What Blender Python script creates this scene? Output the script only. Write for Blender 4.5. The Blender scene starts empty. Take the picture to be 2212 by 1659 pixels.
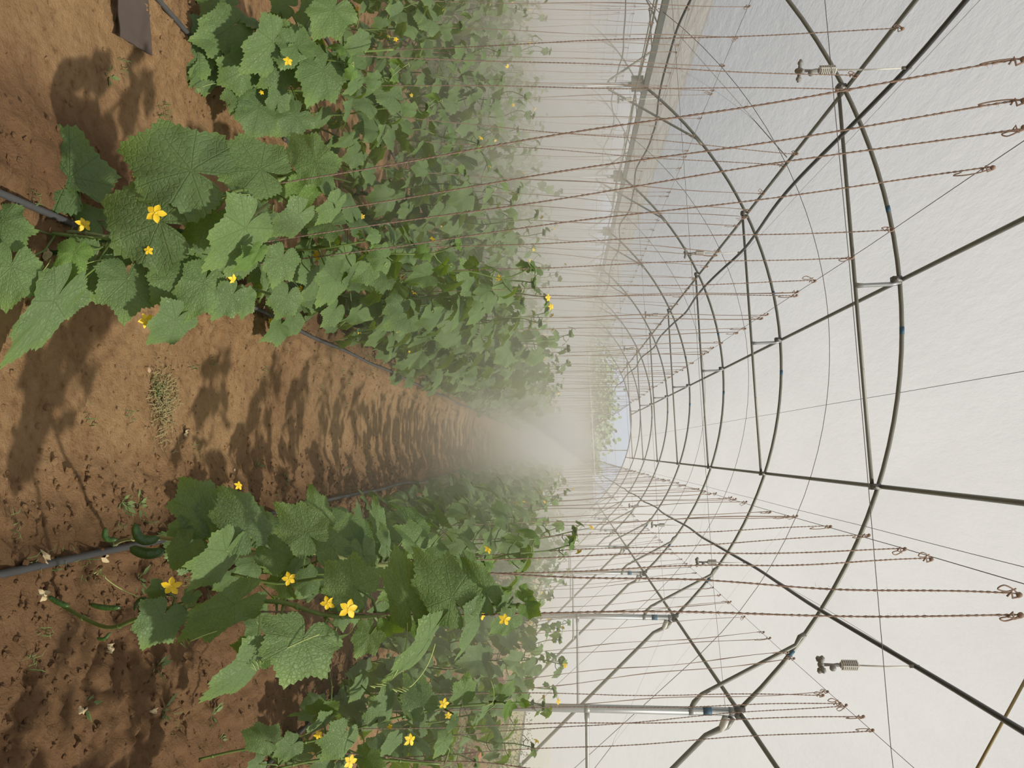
import bpy, math, random
from math import sin, cos, pi, sqrt, atan2, radians
from mathutils import Vector, Matrix, noise

# ------------------------------------------------------------------ camera, sky, sun, exposure
S = bpy.context.scene
col = S.collection
H = 1.6                                       # eye height
F_PX, YAW, PITCH, ROLL = 1632.0, 0.0871, 0.0636, -0.0045
def cam_axes():
    cy, sy, cp, sp = cos(YAW), sin(YAW), cos(PITCH), sin(PITCH)
    f = Vector((-sy * cp, cy * cp, -sp)); r = Vector((cy, sy, 0)); u = r.cross(f)
    c, s = cos(ROLL), sin(ROLL)
    return c * r + s * u, -s * r + c * u, f
CR, CU, CF = cam_axes()
cam_d = bpy.data.cameras.new('camera'); cam = bpy.data.objects.new('camera', cam_d); col.objects.link(cam)
cam_d.sensor_width = 36; cam_d.lens = 36 * F_PX / 2212; cam_d.clip_start = 0.05; cam_d.clip_end = 300
m = Matrix((CU, -CR, -CF)).transposed().to_4x4()     # the phone was held upright, the picture lies on its side
m.translation = Vector((0, 0, H)); cam.matrix_world = m
S.camera = cam

w = bpy.data.worlds.new('sky'); S.world = w; w.use_nodes = True
nt = w.node_tree; bg = nt.nodes['Background']
tc = nt.nodes.new('ShaderNodeTexCoord'); sx = nt.nodes.new('ShaderNodeSeparateXYZ'); rp = nt.nodes.new('ShaderNodeValToRGB')
nt.links.new(tc.outputs['Generated'], sx.inputs[0]); nt.links.new(sx.outputs['Z'], rp.inputs[0]); nt.links.new(rp.outputs[0], bg.inputs[0])
rp.color_ramp.elements[0].position = 0.0; rp.color_ramp.elements[0].color = (0.80, 0.86, 0.95, 1)
rp.color_ramp.elements[1].position = 0.7; rp.color_ramp.elements[1].color = (0.66, 0.74, 0.90, 1)
bg.inputs[1].default_value = 0.80

sun_d = bpy.data.lights.new('sun', 'SUN'); sun = bpy.data.objects.new('sun', sun_d); col.objects.link(sun)
sun_d.energy = 12.5; sun_d.color = (1.0, 0.94, 0.83); sun_d.angle = radians(1.6)
SUN_DIR = Vector((-0.54, 0.36, -0.80)).normalized()
sun.rotation_euler = SUN_DIR.to_track_quat('-Z', 'Y').to_euler()

S.view_settings.view_transform = 'Standard'; S.view_settings.look = 'None'
S.view_settings.exposure = 0.0; S.view_settings.gamma = 1.0; S.view_settings.use_curve_mapping = False
cy_ = S.cycles
cy_.use_denoising = True; cy_.max_bounces = 6; cy_.diffuse_bounces = 3; cy_.glossy_bounces = 2; cy_.transmission_bounces = 4
cy_.transparent_max_bounces = 10; cy_.volume_bounces = 1; cy_.caustics_reflective = False; cy_.caustics_refractive = False
cy_.sample_clamp_indirect = 4; cy_.volume_step_rate = 3.0; cy_.volume_max_steps = 48
cy_.use_adaptive_sampling = True; cy_.adaptive_threshold = 0.02

TILT = 0.0435                                  # the plot falls to one side
def at(px, py, Y):                             # a pixel of the photo and a distance down the house -> a point
    d = CF * F_PX + CU * (px - 1106) + CR * (py - 829.5)
    return Vector((0, 0, H)) + d * (Y / d.y)
def proj(p):
    c = Vector(p) - Vector((0, 0, H)); z = c.dot(CF)
    if z < 0.1: return None
    return 1106 + F_PX * c.dot(CU) / z, 829.5 + F_PX * c.dot(CR) / z, z

# ------------------------------------------------------------------ helpers
class MB:
    def __init__(s): s.v = []; s.f = []; s.uv = None
    def add(s, vs, fs):
        n = len(s.v); s.v += [tuple(p) for p in vs]; s.f += [tuple(i + n for i in q) for q in fs]
    def tube(s, pts, r, n=8, cap=True, sq=1.0):
        pts = [Vector(p) for p in pts]; k = len(pts); rs = r if isinstance(r, (list, tuple)) else [r] * k
        up = Vector((0.013, 0.027, 1)); vs = []
        prev = None
        for i, p in enumerate(pts):
            t = (pts[min(i + 1, k - 1)] - pts[max(i - 1, 0)])
            if t.length < 1e-9: t = Vector((0, 0, 1))
            t.normalize()
            if prev is None:
                a = t.cross(up if abs(t.z) < 0.95 else Vector((1, 0, 0))).normalized()
            else:
                a = (prev - t * prev.dot(t)); a = a.normalized() if a.length > 1e-6 else t.orthogonal().normalized()
            prev = a; b = t.cross(a)
            for j in range(n):
                q = 2 * pi * j / n; vs.append(p + (a * cos(q) + b * sin(q) * sq) * rs[i])
        fs = [(i * n + j, i * n + (j + 1) % n, (i + 1) * n + (j + 1) % n, (i + 1) * n + j) for i in range(k - 1) for j in range(n)]
        if cap: fs += [tuple(range(n - 1, -1, -1)), tuple(range((k - 1) * n, k * n))]
        s.add(vs, fs); return s
    def box(s, c, d, M=None):
        x, y, z = d[0] / 2, d[1] / 2, d[2] / 2
        vs = [Vector(((i & 1) * 2 - 1) * x if False else (((i & 1) * 2 - 1) * x, ((i >> 1 & 1) * 2 - 1) * y, ((i >> 2) * 2 - 1) * z)) for i in range(8)]
        if M: vs = [M @ q for q in vs]
        vs = [q + Vector(c) for q in vs]
        s.add(vs, [(0, 2, 3, 1), (4, 5, 7, 6), (0, 1, 5, 4), (2, 6, 7, 3), (0, 4, 6, 2), (1, 3, 7, 5)]); return s
    def ball(s, c, r, nu=8, nv=6, jit=0, rng=None, sc=(1, 1, 1)):
        vs = []; c = Vector(c)
        for i in range(1, nv):
            for j in range(nu):
                a, b = pi * i / nv, 2 * pi * j / nu
                k = r * (1 + (rng.uniform(-jit, jit) if rng else 0))
                vs.append(c + Vector((sin(a) * cos(b) * sc[0], sin(a) * sin(b) * sc[1], cos(a) * sc[2])) * k)
        vs += [c + Vector((0, 0, r * sc[2])), c - Vector((0, 0, r * sc[2]))]; T, B = len(vs) - 2, len(vs) - 1
        fs = [(i * nu + j, (i + 1) * nu + j, (i + 1) * nu + (j + 1) % nu, i * nu + (j + 1) % nu) for i in range(nv - 2) for j in range(nu)]
        fs += [(T, j, (j + 1) % nu) for j in range(nu)] + [(B, (nv - 2) * nu + (j + 1) % nu, (nv - 2) * nu + j) for j in range(nu)]
        s.add(vs, fs); return s
    def mesh(s, name, mat, smooth=True):
        me = bpy.data.meshes.new(name); me.from_pydata(s.v, [], s.f)
        if smooth: me.polygons.foreach_set('use_smooth', [True] * len(me.polygons))
        if s.uv:
            ul = me.uv_layers.new(name='UVMap'); flat = []
            for l in me.loops: flat += s.uv[l.vertex_index]
            ul.data.foreach_set('uv', flat)
        if isinstance(mat, (list, tuple)):
            for q in mat: me.materials.append(q)
        elif mat: me.materials.append(mat)
        me.update(); return me
    def build(s, name, mat, parent=None, smooth=True):
        return link(name, s.mesh(name, mat, smooth), parent)
def link(name, me, parent=None):
    o = bpy.data.objects.new(name, me); col.objects.link(o)
    if parent: o.parent = parent
    return o
def tag(o, label=None, cat=None, group=None, kind=None):
    if label: o['label'] = label
    if cat: o['category'] = cat
    if group: o['group'] = group
    if kind: o['kind'] = kind
    return o
def thing(name, label, cat, loc=(0, 0, 0), group=None):
    o = bpy.data.objects.new(name, None); col.objects.link(o); o.location = loc; o.empty_display_size = 0.1
    return tag(o, label, cat, group)
def copy_tree(o, parent=None):
    c = o.copy(); col.objects.link(c)
    if parent: c.parent = parent
    for ch in kids[o.name]: copy_child(ch, c)
    return c
kids = {}
def copy_child(ch, c):
    d = ch.copy(); col.objects.link(d); d.parent = c
    for g in kids.get(ch.name, []): copy_child(g, d)

# ------------------------------------------------------------------ materials
def nodes(name):
    m = bpy.data.materials.new(name); m.use_nodes = True; t = m.node_tree
    return m, t, t.nodes, t.links, t.nodes['Principled BSDF']
def mix(t, a, b, fac, typ='MIX'):
    n = t.nodes.new('ShaderNodeMix'); n.data_type = 'RGBA'; n.blend_type = typ
    for k, v in ((0, fac), (6, a), (7, b)):
        if hasattr(v, 'is_linked'): t.links.new(v, n.inputs[k])
        else: n.inputs[k].default_value = v if k == 0 else (*v, 1)
    return n.outputs[2]
def noi(t, scale, detail=4, rough=0.6, vec=None, kind='Object', stretch=None):
    n = t.nodes.new('ShaderNodeTexNoise'); n.inputs['Scale'].default_value = scale; n.inputs['Detail'].default_value = detail; n.inputs['Roughness'].default_value = rough
    if vec is None: c = t.nodes.new('ShaderNodeTexCoord'); vec = c.outputs[kind]
    if stretch:
        mp = t.nodes.new('ShaderNodeMapping'); mp.inputs['Scale'].default_value = stretch; t.links.new(vec, mp.inputs[0]); vec = mp.outputs[0]
    t.links.new(vec, n.inputs['Vector']); return n.outputs['Fac']
def ramp(t, fac, lo, hi):
    n = t.nodes.new('ShaderNodeMapRange'); n.inputs[1].default_value = lo; n.inputs[2].default_value = hi; t.links.new(fac, n.inputs[0]); return n.outputs[0]
def math_(t, op, a, b=None, c=None):
    n = t.nodes.new('ShaderNodeMath'); n.operation = op
    for k, v in enumerate((a, b, c)):
        if v is None: continue
        if hasattr(v, 'is_linked'): t.links.new(v, n.inputs[k])
        else: n.inputs[k].default_value = v
    return n.outputs[0]
def bump(t, h, s, d):
    n = t.nodes.new('ShaderNodeBump'); n.inputs['Strength'].default_value = s; n.inputs['Distance'].default_value = d; t.links.new(h, n.inputs['Height']); return n.outputs[0]
def plain(name, c, rough=0.6, metal=0.0, var=0.25, scale=20, bmp=0.0, stretch=None):
    m, t, N, L, P = nodes(name)
    f = noi(t, scale, 4, stretch=stretch)
    c2 = tuple(q * (1 - var) for q in c)
    L.new(mix(t, c, c2, f), P.inputs['Base Color']); P.inputs['Roughness'].default_value = rough; P.inputs['Metallic'].default_value = metal
    if bmp: L.new(bump(t, f, bmp, 0.01), P.inputs['Normal'])
    return m

def m_leaf(name, c1, c2, trans):
    m, t, N, L, P = nodes(name)
    uvn = N.new('ShaderNodeTexCoord'); uv = uvn.outputs['UV']
    sp = N.new('ShaderNodeSeparateXYZ'); L.new(uv, sp.inputs[0])
    ang = math_(t, 'ARCTAN2', sp.outputs['X'], sp.outputs['Y'])
    r = math_(t, 'SQRT', math_(t, 'ADD', math_(t, 'MULTIPLY', sp.outputs['X'], sp.outputs['X']), math_(t, 'MULTIPLY', sp.outputs['Y'], sp.outputs['Y'])))
    pp = math_(t, 'PINGPONG', math_(t, 'ADD', ang, radians(400)), radians(20))
    d = math_(t, 'MULTIPLY', pp, r)
    vein = N.new('ShaderNodeMapRange'); L.new(d, vein.inputs[0]); vein.inputs[1].default_value = 0.003; vein.inputs[2].default_value = 0.014; vein.inputs[3].default_value = 1; vein.inputs[4].default_value = 0
    # side veins: chevrons running off the main ones
    cv = math_(t, 'PINGPONG', math_(t, 'SUBTRACT', math_(t, 'MULTIPLY', r, 1.0), math_(t, 'MULTIPLY', d, 1.1)), 0.075)
    sv = N.new('ShaderNodeMapRange'); L.new(cv, sv.inputs[0]); sv.inputs[1].default_value = 0.0; sv.inputs[2].default_value = 0.012; sv.inputs[3].default_value = 1; sv.inputs[4].default_value = 0
    vo = N.new('ShaderNodeTexVoronoi'); vo.feature = 'DISTANCE_TO_EDGE'; vo.inputs['Scale'].default_value = 11; L.new(uv, vo.inputs['Vector'])
    cell = ramp(t, vo.outputs['Distance'], 0.0, 0.16)
    oi = N.new('ShaderNodeObjectInfo')
    rnd = oi.outputs['Random']
    nz = noi(t, 3.0, 3, vec=uv)
    base = mix(t, c1, c2, math_(t, 'ADD', math_(t, 'MULTIPLY', rnd, 0.6), math_(t, 'MULTIPLY', nz, 0.4)))
    base = mix(t, base, tuple(q * 0.50 for q in c1), math_(t, 'MULTIPLY', vein.outputs[0], 0.48))
    base = mix(t, base, tuple(q * 0.6 for q in c1), math_(t, 'MULTIPLY', sv.outputs[0], 0.22))
    base = mix(t, base, tuple(q * 0.65 for q in c1), math_(t, 'MULTIPLY', math_(t, 'SUBTRACT', 1.0, cell), 0.22))
    edge = ramp(t, r, 0.62, 1.0)
    base = mix(t, base, (0.22, 0.34, 0.07), math_(t, 'MULTIPLY', edge, 0.45))
    # pale leaf-miner scribbles on some patches
    mn = noi(t, 7.0, 2, vec=uv); mm = ramp(t, math_(t, 'ABSOLUTE', math_(t, 'SUBTRACT', mn, 0.5)), 0.012, 0.0)
    msk = ramp(t, noi(t, 2.2, 1, vec=oi.outputs['Location']), 0.56, 0.62)
    base = mix(t, base, (0.52, 0.56, 0.40), math_(t, 'MULTIPLY', math_(t, 'MULTIPLY', mm, msk), 0.35))
    L.new(base, P.inputs['Base Color']); P.inputs['Roughness'].default_value = 0.5; P.inputs['Specular IOR Level'].default_value = 0.35
    h = math_(t, 'SUBTRACT', math_(t, 'MULTIPLY', cell, 0.6), math_(t, 'ADD', vein.outputs[0], math_(t, 'MULTIPLY', sv.outputs[0], 0.6)))
    L.new(bump(t, h, 0.36, 0.006), P.inputs['Normal'])
    tr = N.new('ShaderNodeBsdfTranslucent'); L.new(mix(t, (0.30, 0.42, 0.03), (0.16, 0.26, 0.02), cell), tr.inputs[0])
    ms = N.new('ShaderNodeMixShader'); ms.inputs[0].default_value = trans
    L.new(P.outputs[0], ms.inputs[1]); L.new(tr.outputs[0], ms.inputs[2]); L.new(ms.outputs[0], N['Material Output'].inputs[0])
    return m
M_LEAF = m_leaf('leaf_green', (0.148, 0.240, 0.082), (0.118, 0.186, 0.082), 0.30)
M_YOUNG = m_leaf('leaf_young', (0.16, 0.28, 0.06), (0.13, 0.23, 0.06), 0.33)
M_STEM = plain('stem_green', (0.16, 0.24, 0.06), 0.5, var=0.4, scale=14)
M_PALE = plain('stem_pale', (0.34, 0.38, 0.16), 0.5, var=0.35, scale=18)
M_TEND = plain('tendril', (0.40, 0.50, 0.16), 0.5)
M_FLOW = plain('petal_yellow', (0.86, 0.60, 0.02), 0.55, var=0.25, scale=60)
M_FCEN = plain('flower_centre', (0.80, 0.62, 0.10), 0.6)
M_CUKE = plain('cucumber_skin', (0.045, 0.11, 0.02), 0.35, var=0.5, scale=60, bmp=0.4)
M_DRY = plain('dry_leaf', (0.62, 0.50, 0.30), 0.8, var=0.45, scale=25, bmp=0.3)
M_STEEL = plain('galvanised_steel', (0.20, 0.205, 0.18), 0.5, 0.35, var=0.35, scale=9, stretch=(1, 1, 1))
M_STEELL = plain('galvanised_post', (0.34, 0.36, 0.37), 0.45, 0.45, var=0.25, scale=6)
M_DARK = plain('bracket_steel', (0.17, 0.17, 0.165), 0.5, 0.5, var=0.3)
M_PAINT = plain('blue_paint_mark', (0.03, 0.10, 0.17), 0.6)
M_WIRE = plain('wire', (0.17, 0.16, 0.15), 0.5, 0.5)
M_BLACK = plain('black_polythene_pipe', (0.035, 0.035, 0.036), 0.4, var=0.3)
M_DRIP = plain('dusty_drip_pipe', (0.085, 0.085, 0.09), 0.55, var=0.5, scale=12)
M_WHITEP = plain('white_plastic', (0.62, 0.62, 0.58), 0.45)
M_GREYP = plain('grey_plastic', (0.26, 0.26, 0.25), 0.5)
M_TERRA = plain('terracotta', (0.50, 0.17, 0.10), 0.8, var=0.35, scale=10)
M_STONE = plain('stone', (0.48, 0.34, 0.22), 0.85, var=0.3, scale=15, bmp=0.3)
M_WEED = plain('weed_green', (0.14, 0.20, 0.06), 0.7, var=0.4)
M_STRAW = plain('dry_grass', (0.34, 0.28, 0.13), 0.8, var=0.4)
M_BARK = plain('bark', (0.14, 0.10, 0.07), 0.9)
M_TREE = plain('tree_foliage', (0.10, 0.15, 0.05), 0.7, var=0.5, scale=2)

def m_twine():
    m, t, N, L, P = nodes('jute_twine')
    f = noi(t, 300, 3, 0.7)
    L.new(mix(t, (0.37, 0.28, 0.225), (0.20, 0.135, 0.105), f), P.inputs['Base Color']); P.inputs['Roughness'].default_value = 0.95
    P.inputs['Specular IOR Level'].default_value = 0.1
    return m
M_TWINE = m_twine()

def m_soil():
    m, t, N, L, P = nodes('red_soil')
    a = noi(t, 1.6, 6, 0.65); b = noi(t, 26, 8, 0.7); c = noi(t, 140, 4, 0.7)
    x = mix(t, (0.43, 0.272, 0.138), (0.31, 0.182, 0.090), ramp(t, a, 0.38, 0.62))
    x = mix(t, x, (0.50, 0.34, 0.20), math_(t, 'MULTIPLY', ramp(t, b, 0.48, 0.75), 0.55))
    x = mix(t, x, (0.11, 0.05, 0.025), math_(t, 'MULTIPLY', ramp(t, b, 0.46, 0.28), 0.65))
    x = mix(t, x, (0.50, 0.36, 0.22), math_(t, 'MULTIPLY', ramp(t, c, 0.66, 0.74), 0.45))
    # soil is browner in ragged bands along the beds beside the path
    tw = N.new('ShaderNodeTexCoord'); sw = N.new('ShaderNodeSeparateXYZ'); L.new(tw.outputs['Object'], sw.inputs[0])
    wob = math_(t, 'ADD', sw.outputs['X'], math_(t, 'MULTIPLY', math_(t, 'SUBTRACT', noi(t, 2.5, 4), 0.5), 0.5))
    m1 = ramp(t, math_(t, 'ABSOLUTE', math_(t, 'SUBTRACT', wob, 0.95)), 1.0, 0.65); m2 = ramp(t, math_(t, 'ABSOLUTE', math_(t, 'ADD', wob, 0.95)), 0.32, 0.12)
    bed_band = math_(t, 'MAXIMUM', m1, m2)
    x = mix(t, x, (0.18, 0.100, 0.052), math_(t, 'MULTIPLY', bed_band, 0.78))
    # crumbs of dark bark mulch in the beds
    v = N.new('ShaderNodeTexVoronoi'); v.inputs['Scale'].default_value = 32
    tcn = N.new('ShaderNodeTexCoord'); L.new(tcn.outputs['Object'], v.inputs['Vector'])
    k = math_(t, 'MULTIPLY', ramp(t, v.outputs['Distance'], 0.30, 0.18), ramp(t, noi(t, 5, 3), 0.58, 0.66))
    x = mix(t, x, (0.055, 0.030, 0.022), math_(t, 'MULTIPLY', k, 0.8))
    out = ramp(t, math_(t, 'ABSOLUTE', math_(t, 'ADD', sw.outputs['X'], 4.6)), 9.35, 9.7)
    x = mix(t, x, (0.19, 0.195, 0.16), out)                        # dry grassland outside the house
    L.new(x, P.inputs['Base Color']); P.inputs['Roughness'].default_value = 0.95; P.inputs['Specular IOR Level'].default_value = 0.15
    hh = math_(t, 'ADD', math_(t, 'MULTIPLY', b, 1.0), math_(t, 'MULTIPLY', c, 0.3))
    L.new(bump(t, hh, 1.0, 0.03), P.inputs['Normal'])
    return m
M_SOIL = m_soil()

def m_film(name, tint, trans, tcol, scale=1.0):
    m, t, N, L, P = nodes(name); N.remove(P)
    n1 = noi(t, 1.3 * scale, 4, 0.6, stretch=(1, 0.35, 1)); n2 = noi(t, 55 * scale, 3, 0.7, stretch=(1, 0.6, 1)); n3 = noi(t, 7 * scale, 5, 0.7, stretch=(1.6, 0.5, 1.6))
    k = math_(t, 'ADD', math_(t, 'MULTIPLY', n1, 0.5), math_(t, 'ADD', math_(t, 'MULTIPLY', n2, 0.25), math_(t, 'MULTIPLY', n3, 0.25)))
    k = ramp(t, k, 0.3, 0.7)
    tp = N.new('ShaderNodeBsdfTransparent'); L.new(mix(t, tuple(q * 0.86 for q in tcol), tcol, k), tp.inputs[0])
    tl = N.new('ShaderNodeBsdfTranslucent'); L.new(mix(t, tuple(q * 0.90 for q in tint), tint, k), tl.inputs[0])
    df = N.new('ShaderNodeBsdfDiffuse'); L.new(mix(t, tuple(min(0.8, q * 2.1) * 0.92 for q in tint), tuple(min(0.8, q * 2.1) for q in tint), k), df.inputs[0])
    bn = bump(t, n3, 0.5, 0.03); L.new(bn, tl.inputs['Normal']); L.new(bn, df.inputs['Normal'])
    a = N.new('ShaderNodeMixShader'); a.inputs[0].default_value = 0.3; L.new(tl.outputs[0], a.inputs[1]); L.new(df.outputs[0], a.inputs[2])
    b = N.new('ShaderNodeMixShader'); b.inputs[0].default_value = trans; L.new(a.outputs[0], b.inputs[1]); L.new(tp.outputs[0], b.inputs[2])
    L.new(b.outputs[0], N['Material Output'].inputs[0]); return m
M_FILM = m_film('greenhouse_film', (0.300, 0.292, 0.275), 0.36, (0.88, 0.87, 0.84))
M_SKIRT = m_film('skirt_sheet', (0.25, 0.225, 0.14), 0.05, (0.8, 0.75, 0.5), 0.7)
M_NET = m_film('insect_net', (0.62, 0.62, 0.56), 0.45, (0.62, 0.64, 0.58), 3)

# ------------------------------------------------------------------ the house: ground, film, walls
ROWS = {'R2': (1.62, 1.30), 'R1': (0.37, 0.40), 'L1': (-0.78, -0.88), 'L2': (-1.88, -1.62)}   # x on the ground, x of the wire
for i in range(3, 13): ROWS['L%d' % i] = (-0.76 - 1.12 * (i - 1), -0.76 - 1.10 * (i - 1) + 0.1)
ROWX = [v[0] for v in ROWS.values()]
PLX = {'R1': 0.52, 'L1': -0.86}                                         # the vines stand just behind their drip pipe
def ground_z(x, y, fine=True):
    d = min(abs(x - r) for r in ROWX) if x < 0.4 else (0.1 + 0.2 * abs(x - 0.95) if x < 2.0 else abs(x - 1.62))
    z = TILT * x + 0.48 * max(0.0, min(1.0, (x - 2.7) / 0.9)) * (1 if x < 4.8 else 0)
    bed = max(0.0, 1 - (d / 0.36) ** 2)
    z += 0.05 * bed
    if fine:
        rough = 0.25 + 0.75 * max(0, min(1, (0.42 - d) / 0.2))
        n = noise.fractal(Vector((x * 4, y * 4, 0.3)), 0.8, 2.1, 5) * 0.016 + noise.fractal(Vector((x * 17, y * 17, 4)), 0.6, 2.2, 4) * 0.028 * rough
        z += n * (0.35 + 0.65 * rough)
    return z
def axis(segs):
    out = []
    for a, b, st in segs:
        k = max(1, round((b - a) / st)); out += [a + (b - a) * i / k for i in range(k)]
    return out + [segs[-1][1]]
gx = axis([(-45, -24, 3), (-24, -6, 0.3), (-6, -2.4, 0.06), (-2.4, 2.2, 0.017), (2.2, 5, 0.06), (5, 20, 2)])
gy = axis([(-12, 1.2, 0.6), (1.2, 4.6, 0.017), (4.6, 9, 0.05), (9, 36, 0.3), (36, 90, 3)])
g = MB(); nx = len(gx)
for y in gy:
    for x in gx: g.v.append((x, y, ground_z(x, y, y < 12 and -6 < x < 5)))
g.f = [(j * nx + i, j * nx + i + 1, (j + 1) * nx + i + 1, (j + 1) * nx + i) for j in range(len(gy) - 1) for i in range(nx - 1)]
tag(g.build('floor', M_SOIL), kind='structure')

SPAN = 8.127; XR = 2.442; XL = -5.685; Y0 = 7.434; NB = 7             # gutters, first arch, number of bays seen
RISE = 1.825; HALF = SPAN / 2; RAD = (HALF ** 2 + RISE ** 2) / (2 * RISE)
def arc_z(x, span=0):                                                # height of the arch at x
    c = (XR + XL) / 2 - span * SPAN; d = x - c
    return H + 1.465 + TILT * d - TILT * SPAN * span + RISE - (RAD - sqrt(max(0, RAD ** 2 - d * d)))
def eave(x): return H + 1.643 + TILT * (x - XR)
YA = [Y0 + 4 * k for k in range(-3, 8)]; YEND = Y0 + 28
YB = YA[0] - 1
wall_x = 4.66; skirt_z = 0.80
for s in range(2):
    b = MB(); n = 40; ys = axis([(YB, YEND, 0.5)])
    for y in ys:
        for i in range(n + 1):
            x = XL - s * SPAN + SPAN * i / n
            k = ((y - Y0) / 4) % 1.0
            b.v.append((x, y, arc_z(x, s) + 0.045 - 0.02 * sin(pi * k) + 0.006 * noise.noise(Vector((x * 1.5, y * 1.5, s)))))
    b.f = [(j * (n + 1) + i, (j + 1) * (n + 1) + i, (j + 1) * (n + 1) + i + 1, j * (n + 1) + i + 1) for j in range(len(ys) - 1) for i in range(n)]
    tag(b.build('ceiling', M_FILM), kind='structure')
def sheet(name, P, nu, nv, mat, wav=0.01):                            # P(u, v) -> point
    b = MB()
    for j in range(nv + 1):
        for i in range(nu + 1):
            p = Vector(P(i / nu, j / nv)); p += Vector((wav * noise.noise(p * 1.3), 0, wav * noise.noise(p * 1.7 + Vector((5, 0, 0))))); b.v.append(tuple(p))
    b.f = [(j * (nu + 1) + i, j * (nu + 1) + i + 1, (j + 1) * (nu + 1) + i + 1, (j + 1) * (nu + 1) + i) for j in range(nv) for i in range(nu)]
    return tag(b.build(name, mat), kind='structure')
def lerp(a, b, t): return a + (b - a) * t
zs = skirt_z + TILT * wall_x - 0.05
zr = eave(XR) + 0.05
sheet('wall_right', lambda u, v: (lerp(XR + 0.05, wall_x, u) + 0.08 * sin(pi * u), lerp(YB, YEND, v), lerp(zr, zs, u) + 0.10 * sin(pi * u)), 16, 80, M_FILM)
sheet('trim_1', lambda u, v: (wall_x + 0.03, lerp(YB, YEND, v), lerp(zs + 0.02, 0.05, u)), 6, 80, M_SKIRT, 0.03)
b = MB(); b.tube([(wall_x, y, zs + 0.012 * noise.noise(Vector((0, y * 2, 0)))) for y in axis([(YB, YEND, 0.25)])], 0.022, 8)
tag(b.build('trim_2', M_FILM), kind='structure')
sheet('wall_left', lambda u, v: (XL - SPAN - 0.05, lerp(YB, YEND, v), lerp(eave(XL - SPAN), -1.1, u)), 6, 60, M_NET)
def endz(x): return eave(x) - 0.02
sheet('wall_end', lambda u, v: (lerp(XL - SPAN, wall_x, v), YEND + 0.06, lerp(endz(lerp(XL - SPAN, XR, v)), TILT * lerp(XL - SPAN, wall_x, v) - 0.05, u)), 8, 60, M_NET)

# ------------------------------------------------------------------ frame of galvanised pipes
ordn = ['nearest', 'second', 'third', 'fourth', 'fifth', 'sixth', 'seventh', 'farthest']
def arch_pts(s, n=36): return [(XL - s * SPAN + SPAN * i / n, arc_z(XL - s * SPAN + SPAN * i / n, s)) for i in range(n + 1)]
XD, XA, XB = -3.588, -1.645, 0.344
rng = random.Random(4)
spn = ['above the path', 'of the neighbouring span beyond the gutter', '']
for s in range(2):
    for k, y in enumerate(YA[:-1]):
        seen = k - 3
        if s > 0 and seen < 0: continue
        if seen < -1: continue
        nm = ordn[seen] if 0 <= seen < 7 else 'overhead'
        lab = f'{nm} curved galvanised roof arch {spn[s]}' + (' with tie bar' if s == 0 else '')
        if seen < 0: lab = 'curved galvanised roof arch directly overhead, just out of view'
        t = thing('roof_arch', lab, 'greenhouse arch', ((XL + XR) / 2 - s * SPAN, y, eave(XL - s * SPAN)), 'roof arches')
        off = Vector(t.location)
        ap = [Vector((x, y, z)) - off for x, z in arch_pts(s)]
        MB().tube(ap, 0.021, 10).build('arch_pipe', M_STEEL, t)
        dx = -s * SPAN
        zd, zb = arc_z(XD + dx, s) - 0.055, arc_z(XB + dx, s) - 0.055
        a_, b_ = Vector((XD + dx, y, zd)), Vector((XB + dx, y, zb))
        MB().tube([a_ - off, b_ - off], 0.018, 10).build('tie_bar', M_STEEL, t)
        q = MB(); mx = XA + dx; zt = lerp(zd, zb, (XA - XD) / (XB - XD)); top = arc_z(mx, s)
        q.tube([Vector((mx + 0.05, y, zt)) - off, Vector((mx + 0.05, y, zt + 0.08)) - off, Vector((mx + 0.04, y, top - 0.08)) - off, Vector((mx + 0.02, y, top)) - off], [0.030, 0.021, 0.021, 0.030], 8)
        q.build('king_strut', M_STEELL, t)
        for xx in (XD, XB, XA):
            p = Vector((xx + dx, y, arc_z(xx + dx, s))) - off
            q = MB(); q.box(p + Vector((0, -0.02, -0.04)), (0.055, 0.075, 0.085)); q.tube([p + Vector((0, -0.07, -0.05)), p + Vector((0, 0.03, -0.05))], 0.012, 8)
            q.build('clamp', M_DARK, t)
        if s == 0:
            for xx, wd in ((-1.15, 0.07), (-2.35, 0.06), (1.9, 0.06)):
                i0 = [Vector((xx + d, y, arc_z(xx + d))) - off for d in (-wd / 2, 0, wd / 2)]
                MB().tube(i0, 0.0225, 10).build('paint_band', M_PAINT, t)['label'] = 'dark blue paint mark on the pipe'

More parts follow.
